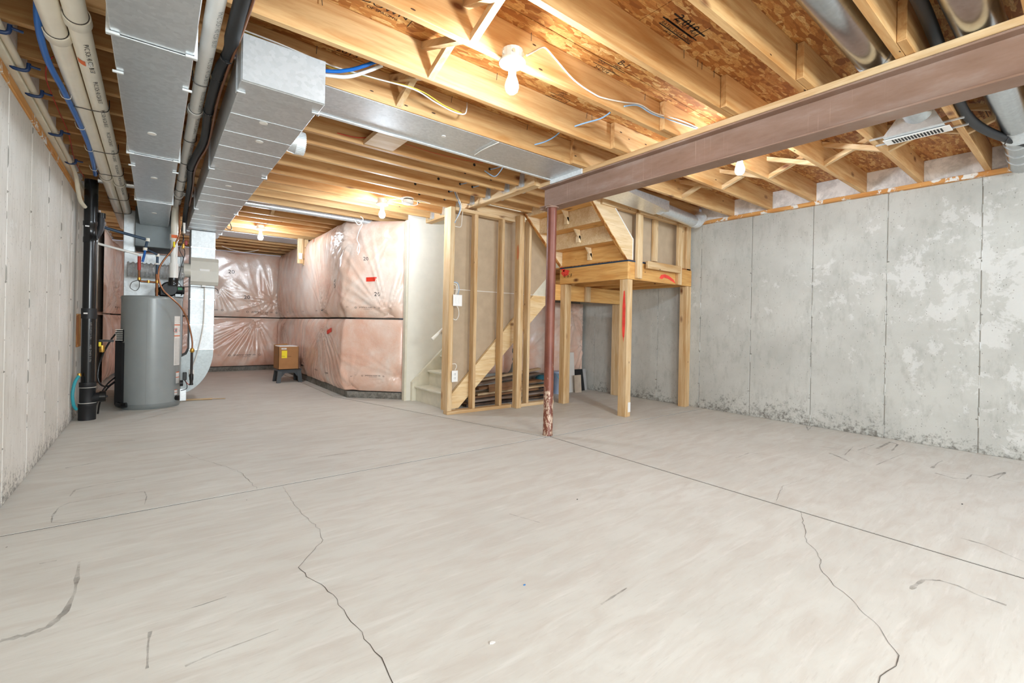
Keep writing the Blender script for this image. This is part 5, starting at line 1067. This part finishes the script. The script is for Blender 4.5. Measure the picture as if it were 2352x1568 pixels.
# ------------------------------------------------------------------ scrap under the stairs
random.seed(21)
kinds = ['pale', 'grey', 'brown', 'dark']; pos_n = ['bottom', 'second lowest', 'third', 'fourth', 'fifth', 'sixth', 'seventh', 'eighth', 'ninth', 'tenth', 'eleventh', 'top']
spec = [(2.98, 4.35, 4.72, 0.02, 3, 0), (3.0, 4.25, 4.84, 0.02, 2, .02), (3.05, 4.42, 4.95, 0.02, 1, .0), (3.05, 4.3, 4.76, .055, 1, .03), (3.12, 4.42, 4.88, .055, 0, .0), (3.1, 4.2, 4.80, .09, 2, .04),
        (3.15, 4.45, 4.93, .09, 3, .02), (3.2, 4.4, 4.82, .125, 0, .05), (3.2, 4.42, 4.9, .16, 1, .06), (3.22, 4.3, 4.84, .195, 2, .04), (3.1, 4.36, 4.95, .22, 1, .10), (3.16, 4.42, 5.02, .25, 0, .13)]
for i, (x0, x1, y, z, kd, rise_) in enumerate(spec):
    q = G(); wd = random.uniform(.07, .13); q.bar((x0, y, z), (x1, y+random.uniform(-.06, .06), z+rise_), wd, .024)
    tag(q.ob('scrap_board', SCRAP[kd]), '%s scrap board lying under the stairs, %s in the pile' % (kinds[kd], pos_n[i]), 'board', 'scrap lumber under the stairs')
q = G(); q.prism([(3.34, 4.72, .15), (3.9, 4.72, .17), (3.85, 4.76, .27), (3.36, 4.76, .24)], (0, .01, 0)); tag(q.ob('plank_offcut', SCRAP[2]), 'brown scrap panel tilted on edge within the lumber pile', 'board')
bu = root('plastic_pail', (4.80, 4.95, 0), 'pale blue-white plastic pail behind the steel post under the landing', 'bucket'); G().lathe((4.78, 4.95, 0), [(.10, 0), (.125, .30), (.13, .30), (.13, .33)], 24).ob('pail', BUCK, bu); G().tube([(4.66, 4.92, .33), (4.70, 4.86, .22), (4.80, 4.83, .17), (4.9, 4.88, .3)], .004, 6, 4).ob('bail', TEAL, bu)
tb = G(); tb.lathe((4.45, 4.98, .20), [(.03, -.07), (.08, -.05), (.10, 0), (.085, .06), (.04, .09)], 18); o_ = tb.ob('cloth_bundle', FLAN); tag(o_, 'crumpled teal cloth bundle on the lumber pile beside the pail', 'cloth')
tb2 = G(); tb2.bbox(4.2, 4.55, 4.86, 5.08, .0, .13, .02); tag(tb2.ob('dark_tarp_fold', DARKF), 'folded dark cloth under the teal bundle', 'cloth')
def lean(label, x0, x1, y0, z1, back, mat, tilt=0):
    q = G(); q.add([(x0, y0, 0), (x1, y0, 0), (x1+tilt, y0+back, z1), (x0+tilt, y0+back, z1), (x0, y0+.013, 0), (x1, y0+.013, 0), (x1+tilt, y0+back+.013, z1), (x0+tilt, y0+back+.013, z1)], [(0, 1, 2, 3), (4, 5, 6, 7), (0, 1, 5, 4), (1, 2, 6, 5), (2, 3, 7, 6), (3, 0, 4, 7)]); tag(q.ob('drywall_scrap', mat), label, 'board')
lean('tall off-white drywall scrap leaning behind the landing post', 4.90, 5.10, 4.93, .60, .08, LAB, .04)
lean('small beige drywall scrap on the floor, in front of the black panel', 5.03, 5.17, 4.86, .26, .03, plain('beige_board', '#c6b6a2', .8), .01)
lean('black flat panel leaning beneath the hanging insulation', 5.14, 5.36, 4.97, .33, .06, BLACKM, 0)
lean('narrow grey board strip standing at the corner of the right wall', 5.37, 5.44, 5.0, .33, .04, plain('grey_board', '#a8a6a4', .7), 0)
